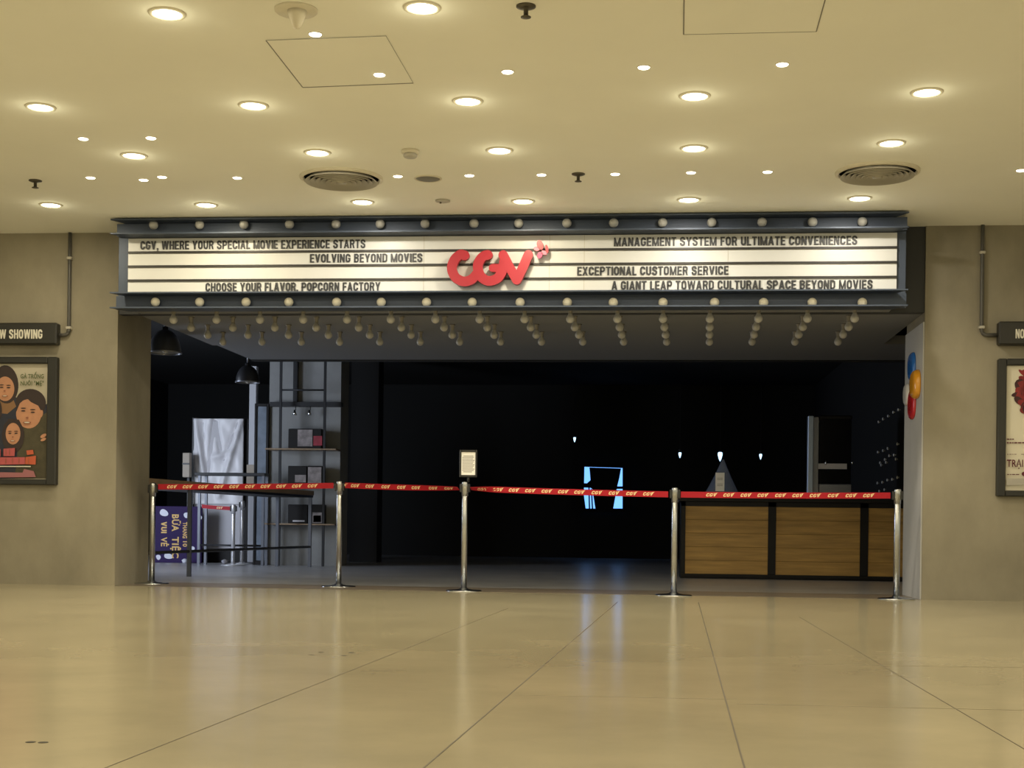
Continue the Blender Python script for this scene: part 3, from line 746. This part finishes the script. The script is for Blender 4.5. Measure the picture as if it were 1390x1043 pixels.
def stanchion(px, pyb, pyt, label, metal='chrome', sign=False, group='chrome belt stanchions across the entrance', rp=.0265, rbse=.16):
    b = atz(px, pyb, 0); top = at(px, pyt, b.y).z
    t = thing('belt_stanchion', label, 'stanchion', (b.x, b.y, 0), group)
    MB().lathe(b, [(rbse, 0), (rbse, .006), (rbse * .96, .011), (rbse * .5, .016), (rp * 1.5, .022), (rp * 1.3, .03)], 40).build('base', metal, t)
    MB().lathe(b, [(rp, .02), (rp, top - .13), (rp * .9, top - .125)], 24).build('pole', metal, t)
    hd = MB().lathe(b, [(rp * 1.1, top - .13), (rp * 1.1, top - .012), (rp * 1.0, top - .002), (.001, top)], 24).build('head', metal, t)
    for s in (-1, 1): MB().box(b.x + s * rp * .7, b.x + s * rp * 1.75, b.y - .016, b.y + .016, top - .095, top - .02, bev=.004).build('belt_clip', 'black_plastic', hd)
    return t, b, top
S1 = stanchion(206, 793, 655.5, 'chrome belt stanchion at the left jamb of the entrance')
S2 = stanchion(459.5, 797, 653, 'chrome belt stanchion second from the left, by grey shelf pier')
S3 = stanchion(629.5, 803, 654, 'chrome belt stanchion in the middle carrying a framed notice')
S4 = stanchion(914.5, 809, 662, 'chrome belt stanchion beside the left end of the wooden counter')
S5 = stanchion(1216.5, 814, 664, 'chrome belt stanchion at the right jamb of the entrance')
def belt_between(A, B, label, pyA, pyB, logopx, twist=None, sag=.004, hA=.052):
    (ta, a, za), (tb_, b, zb_) = A, B
    pa = at(CX + FPX * ((a - CAM).dot(RT) / (a - CAM).dot(F)), pyA, a.y); pb = at(CX + FPX * ((b - CAM).dot(RT) / (b - CAM).dot(F)), pyB, b.y)
    p = Vector((a.x + .05, a.y, pa.z)); q = Vector((b.x - .059, b.y, pb.z))
    xa, xb = (p - CAM), (q - CAM); pxa = CX + FPX * xa.dot(RT) / xa.dot(F); pxb = CX + FPX * xb.dot(RT) / xb.dot(F)
    mb = MB(); belt(mb, p, q, 0, sag, hA, twist, [(x - pxa) / (pxb - pxa) for x in logopx])
    return plabel(mb.build('belt', ['belt_red', 'belt_yellow'], ta), label)
LB = 'red belt with yellow CGV marks'
belt_between(S1, S2, LB, 661, 659.5, [233.5 + 21.2 * k for k in range(10)])
belt_between(S2, S3, LB, 659, 663.5, [465.5, 482.5, 503, 525, 546.5, 566, 589, 609.5], twist=[(0, 0), (.5, .25), (.85, .75), (1, 1.05)])
belt_between(S3, S4, LB, 663.5, 671.5, [655, 676.5, 698.5, 721, 743.5, 766, 788, 811.5, 834.5, 858, 880.5], twist=[(0, 1.1), (.06, .75), (.14, .15), (.25, 0), (1, 0)])
belt_between(S4, S5, LB, 671.5, 673, [966, 989.5, 1013, 1036, 1060, 1083.5, 1107, 1131.5, 1155.5, 1179])
# notice on the middle stanchion
t, b, top = S3
yq = b.y - .012
a, c = at(623.5, 648, yq), at(648, 611, yq); ia, ic = at(626, 645, yq), at(645.5, 614, yq)
mid = (a.x + c.x) / 2
MB().lathe((mid, b.y, 0), [(.012, top - .004), (.012, a.z + .01)], 14).build('sign_stem', 'black_plastic', t)
fr = MB()
for q in ((a.x, ia.x, a.z, c.z), (ic.x, c.x, a.z, c.z), (ia.x, ic.x, a.z, ia.z), (ia.x, ic.x, ic.z, c.z)): fr.box(q[0], q[1], yq - .008, yq + .012, q[2], q[3], bev=.003)
fr.box(ia.x - .004, ic.x + .004, yq + .004, yq + .012, ia.z - .004, ic.z + .004)
sf = fr.build('sign_frame', 'black_plastic', t)
pp = MB().box(ia.x - .001, ic.x + .001, yq + .001, yq + .004, ia.z - .001, ic.z + .001, 0)
for k in range(12):
    z = ic.z - .035 - k * (ic.z - ia.z - .05) / 12
    w = .72 if k in (0, 11) else .86
    pp.box(mid - (ic.x - ia.x) * w / 2, mid + (ic.x - ia.x) * (w / 2 - .05 * (k % 3)), yq + .0004, yq + .001, z - .004, z + .003, 1)
plabel(pp.build('notice', ['paper', 'paper_ink'], sf), 'white printed notice')

# ------------------------------------------------------------------ floor scuffs
for i, (px, py, lab) in enumerate([(423.5, 889.5, 'dark floor mark left of a pair near the second stanchion'), (436, 886, 'dark floor mark, upper left one of four specks'), (467, 890.5, 'dark floor mark, lower right one of four specks'), (477, 886.5, 'dark floor mark, rightmost of four specks'),
                                   (41.5, 1008, 'dark floor speck at lower left, left of a pair'), (58.5, 1008.5, 'dark floor speck at lower left, right of a pair')]):
    p = atz(px, py, 0)
    tag(MB().lathe(p, [(.014, .0002), (.013, .0012), (.001, .0013)], 14).build('floor_plug', 'scuff', org=p), lab, 'floor mark', 'dark plugs in the stone floor')

# ------------------------------------------------------------------ concession counter
YC = atz(930, 783, 0).y
YC = 16.45
xc0 = at(924, 740, YC).x; xc1 = XWR - .01
zct = at(1060, 677, YC).z; zk = at(1060, 781, YC).z
ct = thing('concession_counter', 'black framed concession counter with three knotty wood panels behind the right belt', 'counter', ((xc0 + xc1) / 2, YC + .3, 0))
MB().box(xc0 - .02, xc1, YC - .03, YC + .75, zct - .045, zct, bev=.005).build('countertop', 'counter_black', ct)
fr = MB().box(xc0, xc1, YC + .03, YC + .7, .0, zct - .045)
zp1 = at(1060, 688.5, YC).z
for px0, px1 in ((924, 930), (1042.5, 1053), (1167.5, 1178.5)): fr.box(at(px0, 740, YC).x, at(px1, 740, YC).x, YC, YC + .03, .06, zct - .045)
fr.box(xc0, xc1, YC, YC + .03, zp1, zct - .045); fr.box(xc0, xc1, YC, YC + .03, .02, zk)
fr.build('frame', 'counter_black', ct)
for px0, px1 in ((930, 1042.5), (1053, 1167.5), (1178.5, 1240)):
    xa, xb = at(px0, 740, YC).x, min(at(px1, 740, YC).x, xc1 - .005)
    m = MB(); n = 5
    for k in range(n):
        za, zb2 = zk + (zp1 - zk) * k / n, zk + (zp1 - zk) * (k + 1) / n
        m.box(xa, xb, YC + .012, YC + .03, za + .001, zb2 - .001, bev=.002)
    m.build('wood_panel', 'wood', ct)

# plastic-draped heap with a paper label
yd = YC + .3
def D(px, py, dy=0): return at(px, py, yd + dy)
apx = D(981.5, 624); zt_ = zct
t = thing('plastic_draped_stand', 'clear plastic sheet draped to a point over stand on the counter', 'plastic cover', (apx.x, yd, zct))
xl, xr_ = D(956, 668).x, D(1004, 668).x
m = MB(); n = 20; ring = []
for j in range(6):
    f = j / 5; z = apx.z + (zct + .002 - apx.z) * f
    for k in range(n):
        a = 2 * PI * k / n; rr = (.012 + (xr_ - xl) / 2 * f ** 1.05) * (1 + .13 * math.sin(a * 5) * f)
        m.v.append(Vector((apx.x + (xl + xr_ - 2 * apx.x) / 2 * f + rr * math.cos(a), yd + rr * .8 * math.sin(a), z)))
for j in range(5):
    for k in range(n): m.f.append([j * n + k, j * n + (k + 1) % n, (j + 1) * n + (k + 1) % n, (j + 1) * n + k]); m.m.append(0); m.s.append(True)
m.f.append(list(range(n))); m.m.append(0); m.s.append(False)
m.build('sheet', 'clear_plastic', t)
a, b = at(971, 667, yd - .30), at(983.5, 642, yd - .30); a.z = max(a.z, zct + .002)
pl = MB().box(a.x, b.x, yd - .303, yd - .30, a.z, b.z, 0)
for z in (.30, .38, .62, .70): pl.box(a.x + .02, b.x - .02, yd - .3034, yd - .303, a.z + (b.z - a.z) * z - .003, a.z + (b.z - a.z) * z + .003, 1)
plabel(pl.build('paper_label', ['paper', 'paper_ink'], t), 'white paper label')

# popcorn machine
ym = YC + .18
def Q(px, py): return at(px, py, ym)
p0, p1 = Q(1096, 676), Q(1157, 564)
t = thing('popcorn_machine', 'dark glass popcorn machine with pale steel side post on the counter', 'popcorn machine', ((p0.x + p1.x) / 2, ym, zct))
xa, xb = Q(1112, 600).x, Q(1157, 600).x
zt2 = p1.z
MB().box(xa, xb, ym, ym + .42, zct + .001, Q(1120, 657).z, bev=.01).build('base', 'steel_grey', t)
MB().box(xa + .01, xb - .01, ym + .01, ym + .41, Q(1120, 657).z, zt2 - .04).build('glass_case', 'dark_glass', t)
MB().box(xa, xb, ym, ym + .42, zt2 - .05, zt2, bev=.015).build('canopy', 'counter_black', t)
MB().box(xa - .01, Q(1150, 600).x, ym - .008, ym + .01, Q(1120, 637).z, Q(1120, 629.5).z, bev=.002).build('label_strip', 'kiosk_grey', t)
MB().box(Q(1096.5, 600).x, Q(1104, 600).x, ym - .02, ym + .08, zct + .001, zt2 - .01, bev=.006).build('side_post', 'machine_steel', t)
MB().box(Q(1104, 600).x, Q(1112.5, 600).x, ym + .06, ym + .42, zct + .001, zt2 - .015, bev=.006).build('side_panel', 'steel_grey', t)
for px in (1121, 1157): MB().lathe(Q(px, 628), [(.010, -.03), (.012, .0), (.006, .02), (.001, .022)], 12).build('knob', 'chrome', t)

# dark wall rack, white dots added to imitate glints, on the right lobby wall
xw = XWR - .012
za, zb2 = atx(1210, 668, xw).z, atx(1210, 540, xw).z
ya, yb = atx(1190, 600, xw).y, atx(1229, 600, xw).y
t = thing('glint_rack', 'dark wall rack with small white dots standing in for glints, behind the counter', 'wall rack', (xw, (ya + yb) / 2, za))
MB().box(xw, XWR - .0005, ya, yb, zct + .001, zb2).build('panel', 'dark_paint', t)
GLINTS = [(1195, 573), (1201, 569), (1208, 565), (1215, 560), (1222, 556.5), (1194, 614), (1201, 612), (1207.5, 609), (1220.5, 603), (1197, 628.5), (1203.5, 624), (1209.5, 619), (1216, 618), (1198.5, 631.5), (1205, 628), (1218.5, 623.5),
       (1193.5, 656), (1200, 655), (1207, 652), (1213.5, 651), (1220.5, 648.5), (1196, 667), (1203, 665)]
for x, y in GLINTS:
    c = atx(x, y, xw)
    MB().lathe(c, [(.010, .001), (.010, -.012), (.018, -.016), (.018, -.030), (.001, -.034)], 10, axis='x').build('glint_dot', 'glint_white', t)

# flower of four glossy petals on the right jamb
XJ = XR - .013
t = thing('petal_sign', 'glossy four-petal flower sign in blue, orange, red and white on right jamb', 'wall sign', tuple(atx(1240, 525, XJ)))
for px0, px1, py0, py1, mt, th, tl in ((1233, 1245, 478.5, 517.5, 'petal_blue', .055, .05), (1239, 1252, 502, 542, 'petal_orange', .10, .03), (1232.5, 1246, 527, 570, 'petal_red', .055, -.05), (1228.5, 1236, 521, 551, 'petal_white', .06, .03)):
    px = (px0 + px1) / 2; c = atx(px, (py0 + py1) / 2, XJ)
    rz = abs(at(px, py0, c.y).z - at(px, py1, c.y).z) / 2
    ry = .15 if mt != 'petal_white' else .11
    m = MB(); n = 28; rings = 7; vs = []; fs = []
    for j in range(rings):
        f = j / (rings - 1); sc_ = math.cos(f * PI / 2 * .96) ** .35; off = th * .55 * math.sin(f * PI / 2)
        for k in range(n):
            a = 2 * PI * k / n
            y = ry * sc_ * math.copysign(abs(math.cos(a)) ** .75, math.cos(a)); z = rz * sc_ * math.copysign(abs(math.sin(a)) ** .7, math.sin(a))
            vs.append(Vector((XJ - off, c.y + y + z * tl, c.z + z)))
    for j in range(rings - 1):
        for k in range(n): fs.append((j * n + k, j * n + (k + 1) % n, (j + 1) * n + (k + 1) % n, (j + 1) * n + k))
    fs.append([(rings - 1) * n + k for k in range(n)]); fs.append([k for k in range(n)][::-1])
    m.add(vs, fs, 0, True)
    plabel(m.build('petal', mt, t), mt.split('_')[1] + ' petal')

# small cold lamps deep in the lobby
for px, py, yy, lab in ((780, 597, 24.5, 'tiny cyan light high above the far blue window'), (923, 618, 22, 'tiny blue-white light deep in the dark, leftmost of three above the counter'), (977.5, 620, 22, 'tiny blue-white light above the draped plastic, brightest of three'), (1032.5, 620, 22, 'tiny blue-white light deep in the dark, rightmost of three above the counter')):
    c = at(px, py, yy)
    t = thing('pendant_lamp', lab, 'lamp', c, 'cold lamps deep in the lobby')
    k = 1.3 if px == 977.5 else .8
    MB().lathe(c, [(.001, -.06 * k), (.015 * k, -.03 * k), (.028 * k, .02 * k), (.024 * k, .05 * k), (.001, .055 * k)], 16).build('lamp_glass', 'cold_lamp', t)
    MB().lathe((c.x, c.y, 0), [(.02, c.z + .05 * k), (.02, c.z + .09), (.004, c.z + .10), (.004, LH - .003)], 10).build('cord', 'black_plastic', t)

# ------------------------------------------------------------------ left of the lobby: tables, kiosk, lamps, shelf
# long communal high table running into the lobby
XTb = atx(420, 770, -4.7)
ta_, tb_ = at(421, 671, 18.0), at(205, 648.5, 13.4)
xt = ta_.x; ztb = .6 + (at(420, 671, 18.0).z - .6)
tz = 1.02
def leg_at(px, py): return atz(px, py, 0)
lA, lB = leg_at(256.5, 783), leg_at(420, 770)
dirY = (lB - lA); dirY.z = 0; dirY.normalize(); sideX = Vector((dirY.y, -dirY.x, 0))
t = thing('communal_table', 'long brown topped high table on black legs running into the dark lobby', 'table', tuple((lA + lB) / 2))
near = lA - dirY * ((lA.y - 13.3) / dirY.y); far = lB + dirY * .06
wT = .62
top_poly = [near + sideX * .03, far + sideX * .03, far - sideX * wT, near - sideX * wT]
MB().prism([p + Z0 * (tz - .06) for p in top_poly], (0, 0, .06)).build('tabletop', 'wood_top', t)
MB().prism([p + Z0 * (tz - .09) for p in [near + sideX * .02, far + sideX * .02, far - sideX * (wT - .02), near - sideX * (wT - .02)]], (0, 0, .028)).build('apron', 'steel_black', t)
for p in (lA, lB, lA - sideX * (wT - .1), lB - sideX * (wT - .16)):
    m = MB(); m.box(p.x - .02, p.x + .02, p.y - .02, p.y + .02, 0, tz - .09); m.build('leg', 'steel_grey', t)
m = MB(); zr = .27
a, b = near + dirY * .1 + sideX * 0, lB
m.tube([a + Z0 * zr, b + Z0 * zr], .016, 8); m.build('foot_rail', 'steel_black', t)

# square open-frame high table behind it
pA, pB = at(269, 771, 18.58), at(355.5, 771, 18.58)
yT = (pA.y + pB.y) / 2; zT = at(310, 642, yT).z
t = thing('frame_table', 'narrow black steel frame high table in front of the plastic-wrapped kiosk', 'table', ((pA.x + pB.x) / 2, yT, 0))
MB().box(pA.x - .06, pB.x + .03, yT - .02, yT + .22, zT - .04, zT, bev=.004).build('tabletop', 'steel_black', t)
for x, y in ((pA.x, yT), (pB.x, yT), (pA.x + .04, yT + .17), (pB.x + .005, yT + .17)):
    MB().box(x - .018, x + .018, y - .0, y + .036, 0, zT - .04).build('leg', 'steel_grey', t)
MB().tube([(pA.x, yT + .018, .27), (pB.x, yT + .018, .27)], .014, 8).build('foot_rail', 'steel_black', t)

# plastic-wrapped kiosk
yk = 19.6
k0, k1 = at(259, 767, yk), at(329, 568.5, yk)
t = thing('wrapped_kiosk', 'tall kiosk wrapped in crumpled silvery plastic film', 'kiosk', ((k0.x + k1.x) / 2, yk, 0))
zk1 = at(290, 746, yk).z; zk2 = at(290, 681, yk).z
MB().box(k0.x + .02, k1.x - .02, yk + .06, yk + .5, 0, zk1, bev=.01).build('base', 'counter_black', t)
MB().box(k0.x + .01, k1.x - .01, yk + .05, yk + .5, zk1, k1.z - .02, bev=.02).build('cabinet', 'kiosk_grey', t)
m = MB(); nx, nz = 40, 64; xa, xb, z0_, z1_ = k0.x - .01, k1.x + .01, zk2 - .04, k1.z
folds = [((.05, .98), (.30, .20), .05, .05), ((.42, .98), (.30, .30), .045, -.04), ((.95, .95), (.55, .1), .05, .05), ((.45, .95), (.55, .62), .05, -.045), ((.72, .6), (.42, .55), .06, .04), ((.9, .98), (.62, .52), .06, -.035), ((.02, .6), (.2, .1), .06, .04), ((.2, .95), (.27, .3), .04, -.03)]
for j in range(nz + 1):
    for i in range(nx + 1):
        u, v = i / nx, j / nz; h = 0
        for (ax, ay), (bx, by), w, s in folds:
            dx, dy = bx - ax, by - ay; tt = max(0, min(1, ((u - ax) * dx + (v - ay) * dy) / (dx * dx + dy * dy)))
            dist = math.hypot(u - ax - dx * tt, (v - ay - dy * tt) * 1.6); h += s * math.exp(-(dist / w) ** 2)
        h += .006 * math.sin(u * 23 + v * 9) * math.sin(v * 17)
        e = min(u, 1 - u) * 12; e = min(1, e)
        m.v.append(Vector((xa + (xb - xa) * u, yk + .045 - (.02 + h) * e, z0_ + (z1_ - z0_) * v)))
for j in range(nz):
    for i in range(nx): o = j * (nx + 1) + i; m.f.append([o, o + 1, o + nx + 2, o + nx + 1]); m.m.append(0); m.s.append(True)
fm = m.build('plastic_film', 'film', t)
sd = fm.modifiers.new('thickness', 'SOLIDIFY'); sd.thickness = .004; sd.offset = 0
MB().box(k0.x - .012, k0.x + .012, yk + .03, yk + .5, zk1, k1.z + .01).build('side_frame', 'steel_black', t)
MB().box(k1.x - .0, k1.x + .06, yk + .10, yk + .5, 0, k1.z + .0).build('side_panel', 'counter_black', t)
# small beige box left of the kiosk
b0, b1 = at(247.5, 648, 19.4), at(257.5, 615, 19.4)
bx = thing('wall_box', 'small beige box on a slim black post left of the wrapped kiosk', 'box', ((b0.x + b1.x) / 2, 19.4, 0))
MB().box(b0.x, b1.x, 19.4, 19.5, b0.z, b1.z, bev=.006).build('case', 'sleeve_beige', bx)
MB().box(b0.x, b1.x, 19.39, 19.4, (b0.z * .45 + b1.z * .55) - .012, (b0.z * .45 + b1.z * .55) + .012).build('band', 'black_plastic', bx)
MB().box((b0.x + b1.x) / 2 - .015, (b0.x + b1.x) / 2 + .015, 19.5, 19.53, 0, b1.z - .02).build('post', 'steel_black', bx)

# inner chrome stanchions with a short red belt
I1 = stanchion(316, 768, 685, 'shorter chrome stanchion with red belt in front of kiosk base', metal='chrome_lit', group='inner stanchions by the kiosk')
I2 = stanchion(328, 766, 680, 'bright chrome stanchion right of the one with red belt', metal='chrome_lit', group='inner stanchions by the kiosk')
t, b, top = I1
p = at(274, 687.5, b.y + .1); q = Vector((b.x - .04, b.y, at(312, 690.5, b.y).z))
mb = MB(); belt(mb, p, q, 0, .003, .05, None, [.62]); plabel(mb.build('belt', ['belt_red', 'belt_yellow'], t), 'short red belt')

# purple promotion board lying on its side
yb_ = 19.3
b0, b1 = at(209.5, 763.5, yb_), at(274, 688, yb_)
b0.z = 0.0
t = thing('promotion_board', 'purple promotion board with yellow Vietnamese words turned on its side', 'board', ((b0.x + b1.x) / 2, yb_, 0))
MB().box(b0.x, b1.x, yb_, yb_ + .05, 0.001, b1.z, bev=.004).build('panel', 'purple', t)
def vtext(s, xbase, pxh, py0, py1, mt='yellow_ink'):
    a = at(xbase, py0, yb_); bz = at(xbase, py1, yb_).z; h = at(xbase + pxh, py0, yb_).x - a.x
    m = MB().text(s, (a.x, yb_ - .0008, a.z), (0, 0, -1), (1, 0, 0), h, a.z - bz, bold=.03, depth=.0015)
    plabel(m.build('lettering', mt, t), 'yellow words ' + s)
vtext('BỮA', 234, 8.5, 698.5, 721.5)
vtext('TIỆC', 234, 8.5, 729, 758)
vtext('VUI', 219, 7.5, 708.5, 724)
vtext('VẺ', 219, 7.5, 729.5, 742)
vtext('THÁNG', 248.5, 5.5, 709, 731)
vtext('10', 248.5, 5.5, 735, 742.5)
lf = MB()
for px, py, rx, rz, an in ((221.5, 696, 5.8, 4.3, -.4), (252.5, 700, 3.6, 3.6, .6), (227.5, 755, 6, 3.6, -.2), (214.5, 757, 3, 3.4, .5), (260.5, 745, 3, 3, .2), (271, 703, 2.6, 3, .2)):
    c = at(px, py, yb_ - .001); r = (at(1, 700, yb_) - at(0, 700, yb_)).x; poly = []
    for k in range(18):
        a = 2 * PI * k / 18; x = rx * r * math.cos(a) * (1 + .25 * math.cos(a)); z = rz * r * math.sin(a)
        poly.append((c.x + x * math.cos(an) - z * math.sin(an), yb_ - .002, c.z + x * math.sin(an) + z * math.cos(an)))
    lf.prism(poly, (0, .002, 0))
plabel(lf.build('leaf_print', 'leaf_white', t), 'white leaf shapes')
for px, py, lab in ((251, 765, 'small white crumpled ball on floor under purple board'), (305, 766, 'small white crumpled ball on floor left of inner stanchion')):
    p = atz(px, py, 0); m = MB(); r = .045
    m.lathe(p + Vector((0, 0, r * .75)), [(max(.001, r * math.sin(PI * i / 8) * (1 + .12 * ((i * 7) % 3 - 1))), -r * .74 * math.cos(PI * i / 8)) for i in range(9)], 12)
    tag(m.build('paper_ball', 'leaf_white', org=p), lab, 'paper ball')

# dome pendant lamps over the long table
def dome(px, py, wpx, Y, label, bend):
    c = at(px, py, Y); R = (at(px + wpx / 2, py, Y) - c).x
    t = thing('dome_pendant', label, 'pendant lamp', c)
    pr = [(R, 0)]
    for i in range(1, 9):
        a = PI / 2 * i / 8; pr.append((max(.03, R * math.cos(a) ** .9), R * 1.45 * math.sin(a)))
    MB().lathe(c, pr + [(.03, R * 1.62), (.001, R * 1.64)], 32, cap=False).build('shade', 'lamp_black', t)
    MB().lathe(c, [(R * .995, .002)] + [(max(.02, R * .96 * math.cos(PI / 2 * i / 8)), .002 + R * 1.36 * math.sin(PI / 2 * i / 8)) for i in range(1, 9)], 32, cap=False).build('shade_lining', 'lamp_inside', t)
    MB().lathe(c, [(R + .008, .006), (R + .008, -.008), (R - .004, -.008), (R - .004, .006)], 32, cap=False).build('rim', 'steel_grey', t)
    MB().lathe(c + Vector((0, 0, R * .25)), [(.001, -.05), (.03, -.03), (.035, 0), (.02, .05), (.015, R * .9)], 16).build('bulb', 'bulb_frosted', t)
    s = c + Vector((0, 0, R * 1.6)); pts = [s, s + Vector((0, 0, .1))]
    for k in range(1, 8): pts.append(s + Vector((bend * (1 - math.cos(k / 7 * PI / 2)), 0, .1 + .28 * math.sin(k / 7 * PI / 2))))
    pts.append(Vector((pts[-1].x, c.y, LH - .004)))
    MB().tube(pts, .012, 8).build('stem', 'steel_grey', t)
dome(336, 519, 31, 16.0, 'black dome pendant lamp hanging right, beside the pale post', -.03)
dome(224, 479, 42, 13.6, 'black dome pendant lamp hanging left, beside the concrete jamb', .06)

# pale steel post with sleeve
yp_ = 19.47
a, b = at(337.5, 600, yp_).x, at(347, 600, yp_).x
t = thing('steel_post', 'pale square post with beige sleeve beside the tall poster stand', 'post', ((a + b) / 2, yp_, 0))
MB().box(a, b, yp_, yp_ + (b - a), 0, at(340, 497, yp_).z, bev=.006).build('shaft', 'pole_pale', t)
MB().box(a - .02, b + .012, yp_ - .02, yp_ + (b - a) + .02, at(340, 657, yp_).z, at(340, 631, yp_).z, bev=.006).build('sleeve', 'sleeve_beige', t)
MB().box(a - .03, b + .03, yp_ - .03, yp_ + (b - a) + .03, 0, .02, bev=.004).build('base', 'steel_black', t)
# tall poster stand
ys_ = 18.95
a, b = at(343, 768, ys_), at(365, 548, ys_); a.z = 0
t = thing('poster_stand', 'tall narrow black framed poster stand with dim blue print', 'display stand', ((a.x + b.x) / 2, ys_, 0))
fr = MB()
for q in ((a.x, a.x + .03, .0, b.z), (b.x - .035, b.x, .0, b.z), (a.x + .03, b.x - .035, .0, .06), (a.x + .03, b.x - .035, b.z - .04, b.z)): fr.box(q[0], q[1], ys_, ys_ + .12, q[2], q[3], bev=.004)
fr.build('frame', 'counter_black', t)
MB().box(a.x + .03, b.x - .035, ys_ + .02, ys_ + .1, .06, b.z - .04).build('print', 'print_blue', t)

# shelf on the grey pier
yw = 19.0
def S(px, py, d=.3): return at(px, py, yw - d)
t = thing('wall_shelf', 'black steel shelf unit with slim uprights standing against grey pier', 'shelf', (S(410, 700).x, yw - .15, 0))
for px in (380, 440):
    x = S(px, 600).x; MB().box(x - .016, x + .016, yw - .3, yw - .27, 0, LH - .004).build('upright', 'steel_black', t)
xa, xb = S(380, 600).x, S(440, 600).x
for py, th in ((529.5, .012),): MB().tube([(xa, yw - .285, S(410, py).z), (xb, yw - .285, S(410, py).z)], th, 8).build('cross_bar', 'steel_black', t)
x0s, x1s = at(366, 600, yw - .1).x, at(463, 600, yw - .1).x
MB().box(x0s, x1s, yw - .12, yw - .001, S(410, 552, .1).z, S(410, 546, .1).z).build('lamp_rail', 'steel_black', t)
x = at(401, 520, yw - .05).x; MB().box(x - .03, x + .03, yw - .06, yw - .001, S(400, 548, .05).z, LH - .004).build('cable_duct', 'steel_black', t)
SH = [609, 657, 711]; shz = []
for py in SH:
    z = S(410, py).z; shz.append(z)
    MB().box(x0s, x1s - .02, yw - .33, yw - .001, z - .02, z, bev=.003).build('shelf_board', 'wood_top', t)
for px in (400, 420):
    c = at(px, 560, yw - .16)
    tt = thing('shelf_spotlight', 'small chrome spotlight above the top shelf, %s of two' % ('left' if px == 400 else 'right'), 'spotlight', c, 'spotlights on the shelf lamp rail')
    MB().tube([c + Vector((.012, .0, .085)), c + Vector((.012, 0, .03))], .006, 8).build('stem', 'steel_black', tt)
    MB().lathe(c, [(.012, .035), (.016, .0), (.036, -.035), (.033, -.035), (.001, -.02)], 16).build('lamp_head', 'chrome', tt)
def board(px0, px1, py0, shelf, label, mt='counter_black', photos=(), cat='display box', dep=.2, name='display_box'):
    z = shz[shelf]; y = yw - .30
    a, b = at(px0, py0, y), at(px1, py0, y)
    o = thing(name, label, cat, ((a.x + b.x) / 2, y, z))
    MB().box(a.x, b.x, y + .02, y + .02 + dep, z + .001, a.z, bev=.006).build('body', mt, o)
    for q0, q1, q2, q3, mm in photos:
        c, d = at(q0, q3, y), at(q1, q2, y)
        MB().box(c.x, d.x, y + .012, y + .02, max(c.z, z + .01), d.z).build('print', mm, o)
board(391, 436, 582, 0, 'black display box with photo and red print on the top shelf', photos=((403.5, 424, 583.5, 606, 'photo_print'), (425, 437, 592, 605, 'photo_red')))
board(390.5, 416, 632.5, 1, 'dark display box with small framed picture on the middle shelf', photos=((400, 415, 645, 655, 'photo_print'),))
board(417, 437, 632.5, 1, 'display box with large photo print at right on the middle shelf', photos=((417.5, 436, 634.5, 656, 'photo_print'),))
board(390.5, 417, 685, 2, 'plain black display box at left on the bottom shelf', photos=((397, 413, 706.5, 708.5, 'kiosk_grey'),))
board(420.5, 438, 685, 2, 'black display box with small red poster on the bottom shelf', photos=((423.5, 436.5, 696, 712, 'photo_print'), (425, 435.5, 700, 709, 'photo_red')))

# ------------------------------------------------------------------ light
def area(name, loc, size, power, col, rot=(0, 0, 0), spread=PI, shape='DISK'):
    l = bpy.data.lights.new(name, 'AREA'); l.shape = shape; l.size = size; l.energy = power; l.color = col; l.spread = spread
    if shape == 'RECTANGLE': l.size_y = size
    o = bpy.data.objects.new(name, l); COL.objects.link(o); o.location = loc; o.rotation_euler = rot
    return o
WARM = (1.0, 0.87, 0.61); COOL = (1.0, 0.91, 0.74)
DLP = 10.3
for p, cool in LIGHTS:
    area('downlight_lamp', (p.x, p.y, CH - .012), .14, DLP * (1.45 if p.y > 11 else 1.25 if p.y > 9.6 else 1.0), COOL if cool else WARM)
    l = bpy.data.lights.new('downlight_spill', 'POINT'); l.energy = .55; l.shadow_soft_size = .05; l.color = (1, .93, .62)
    o = bpy.data.objects.new('downlight_spill', l); COL.objects.link(o); o.location = (p.x, p.y, CH - .085)
# the same lamps carry on behind and beside the camera
for y in (6.9, 5.0, 3.1, 1.2, -.9, -3.0, -5.5):
    for k in range(-6, 6):
        x = -.45 + 1.5 * k
        q = Vector((x, y, CH)) - CAM
        dpt = q.dot(F)
        if dpt > .1:
            u = q.dot(RT) / dpt * FPX + CX; v = CY - q.dot(UP) / dpt * FPX
            if -60 < u < 1450 and v > -40: continue
        area('mall_lamp', (x, y, CH - .012), .14, DLP, WARM)
# daylight from the glazed side of the lobby, behind the left concrete wall
l = area('lobby_daylight', (-8.9, 15.2, 1.6), 2.2, 260, (0.76, 0.85, 1.0), shape='RECTANGLE')
l.rotation_euler = (Vector((3.6, 3.4, -.3))).to_track_quat('-Z', 'Y').to_euler()
w = bpy.data.worlds.new('world'); SC.world = w; w.use_nodes = True
bg = w.node_tree.nodes['Background']; bg.inputs[0].default_value = (1.0, 0.91, 0.62, 1); bg.inputs[1].default_value = 0.62

vs_ = SC.view_settings
vs_.view_transform = 'Standard'; vs_.look = 'None'; vs_.gamma = 1.0; vs_.exposure = 0.0; vs_.use_curve_mapping = False
for o in bpy.data.objects:
    if '_o' in o: del o['_o']
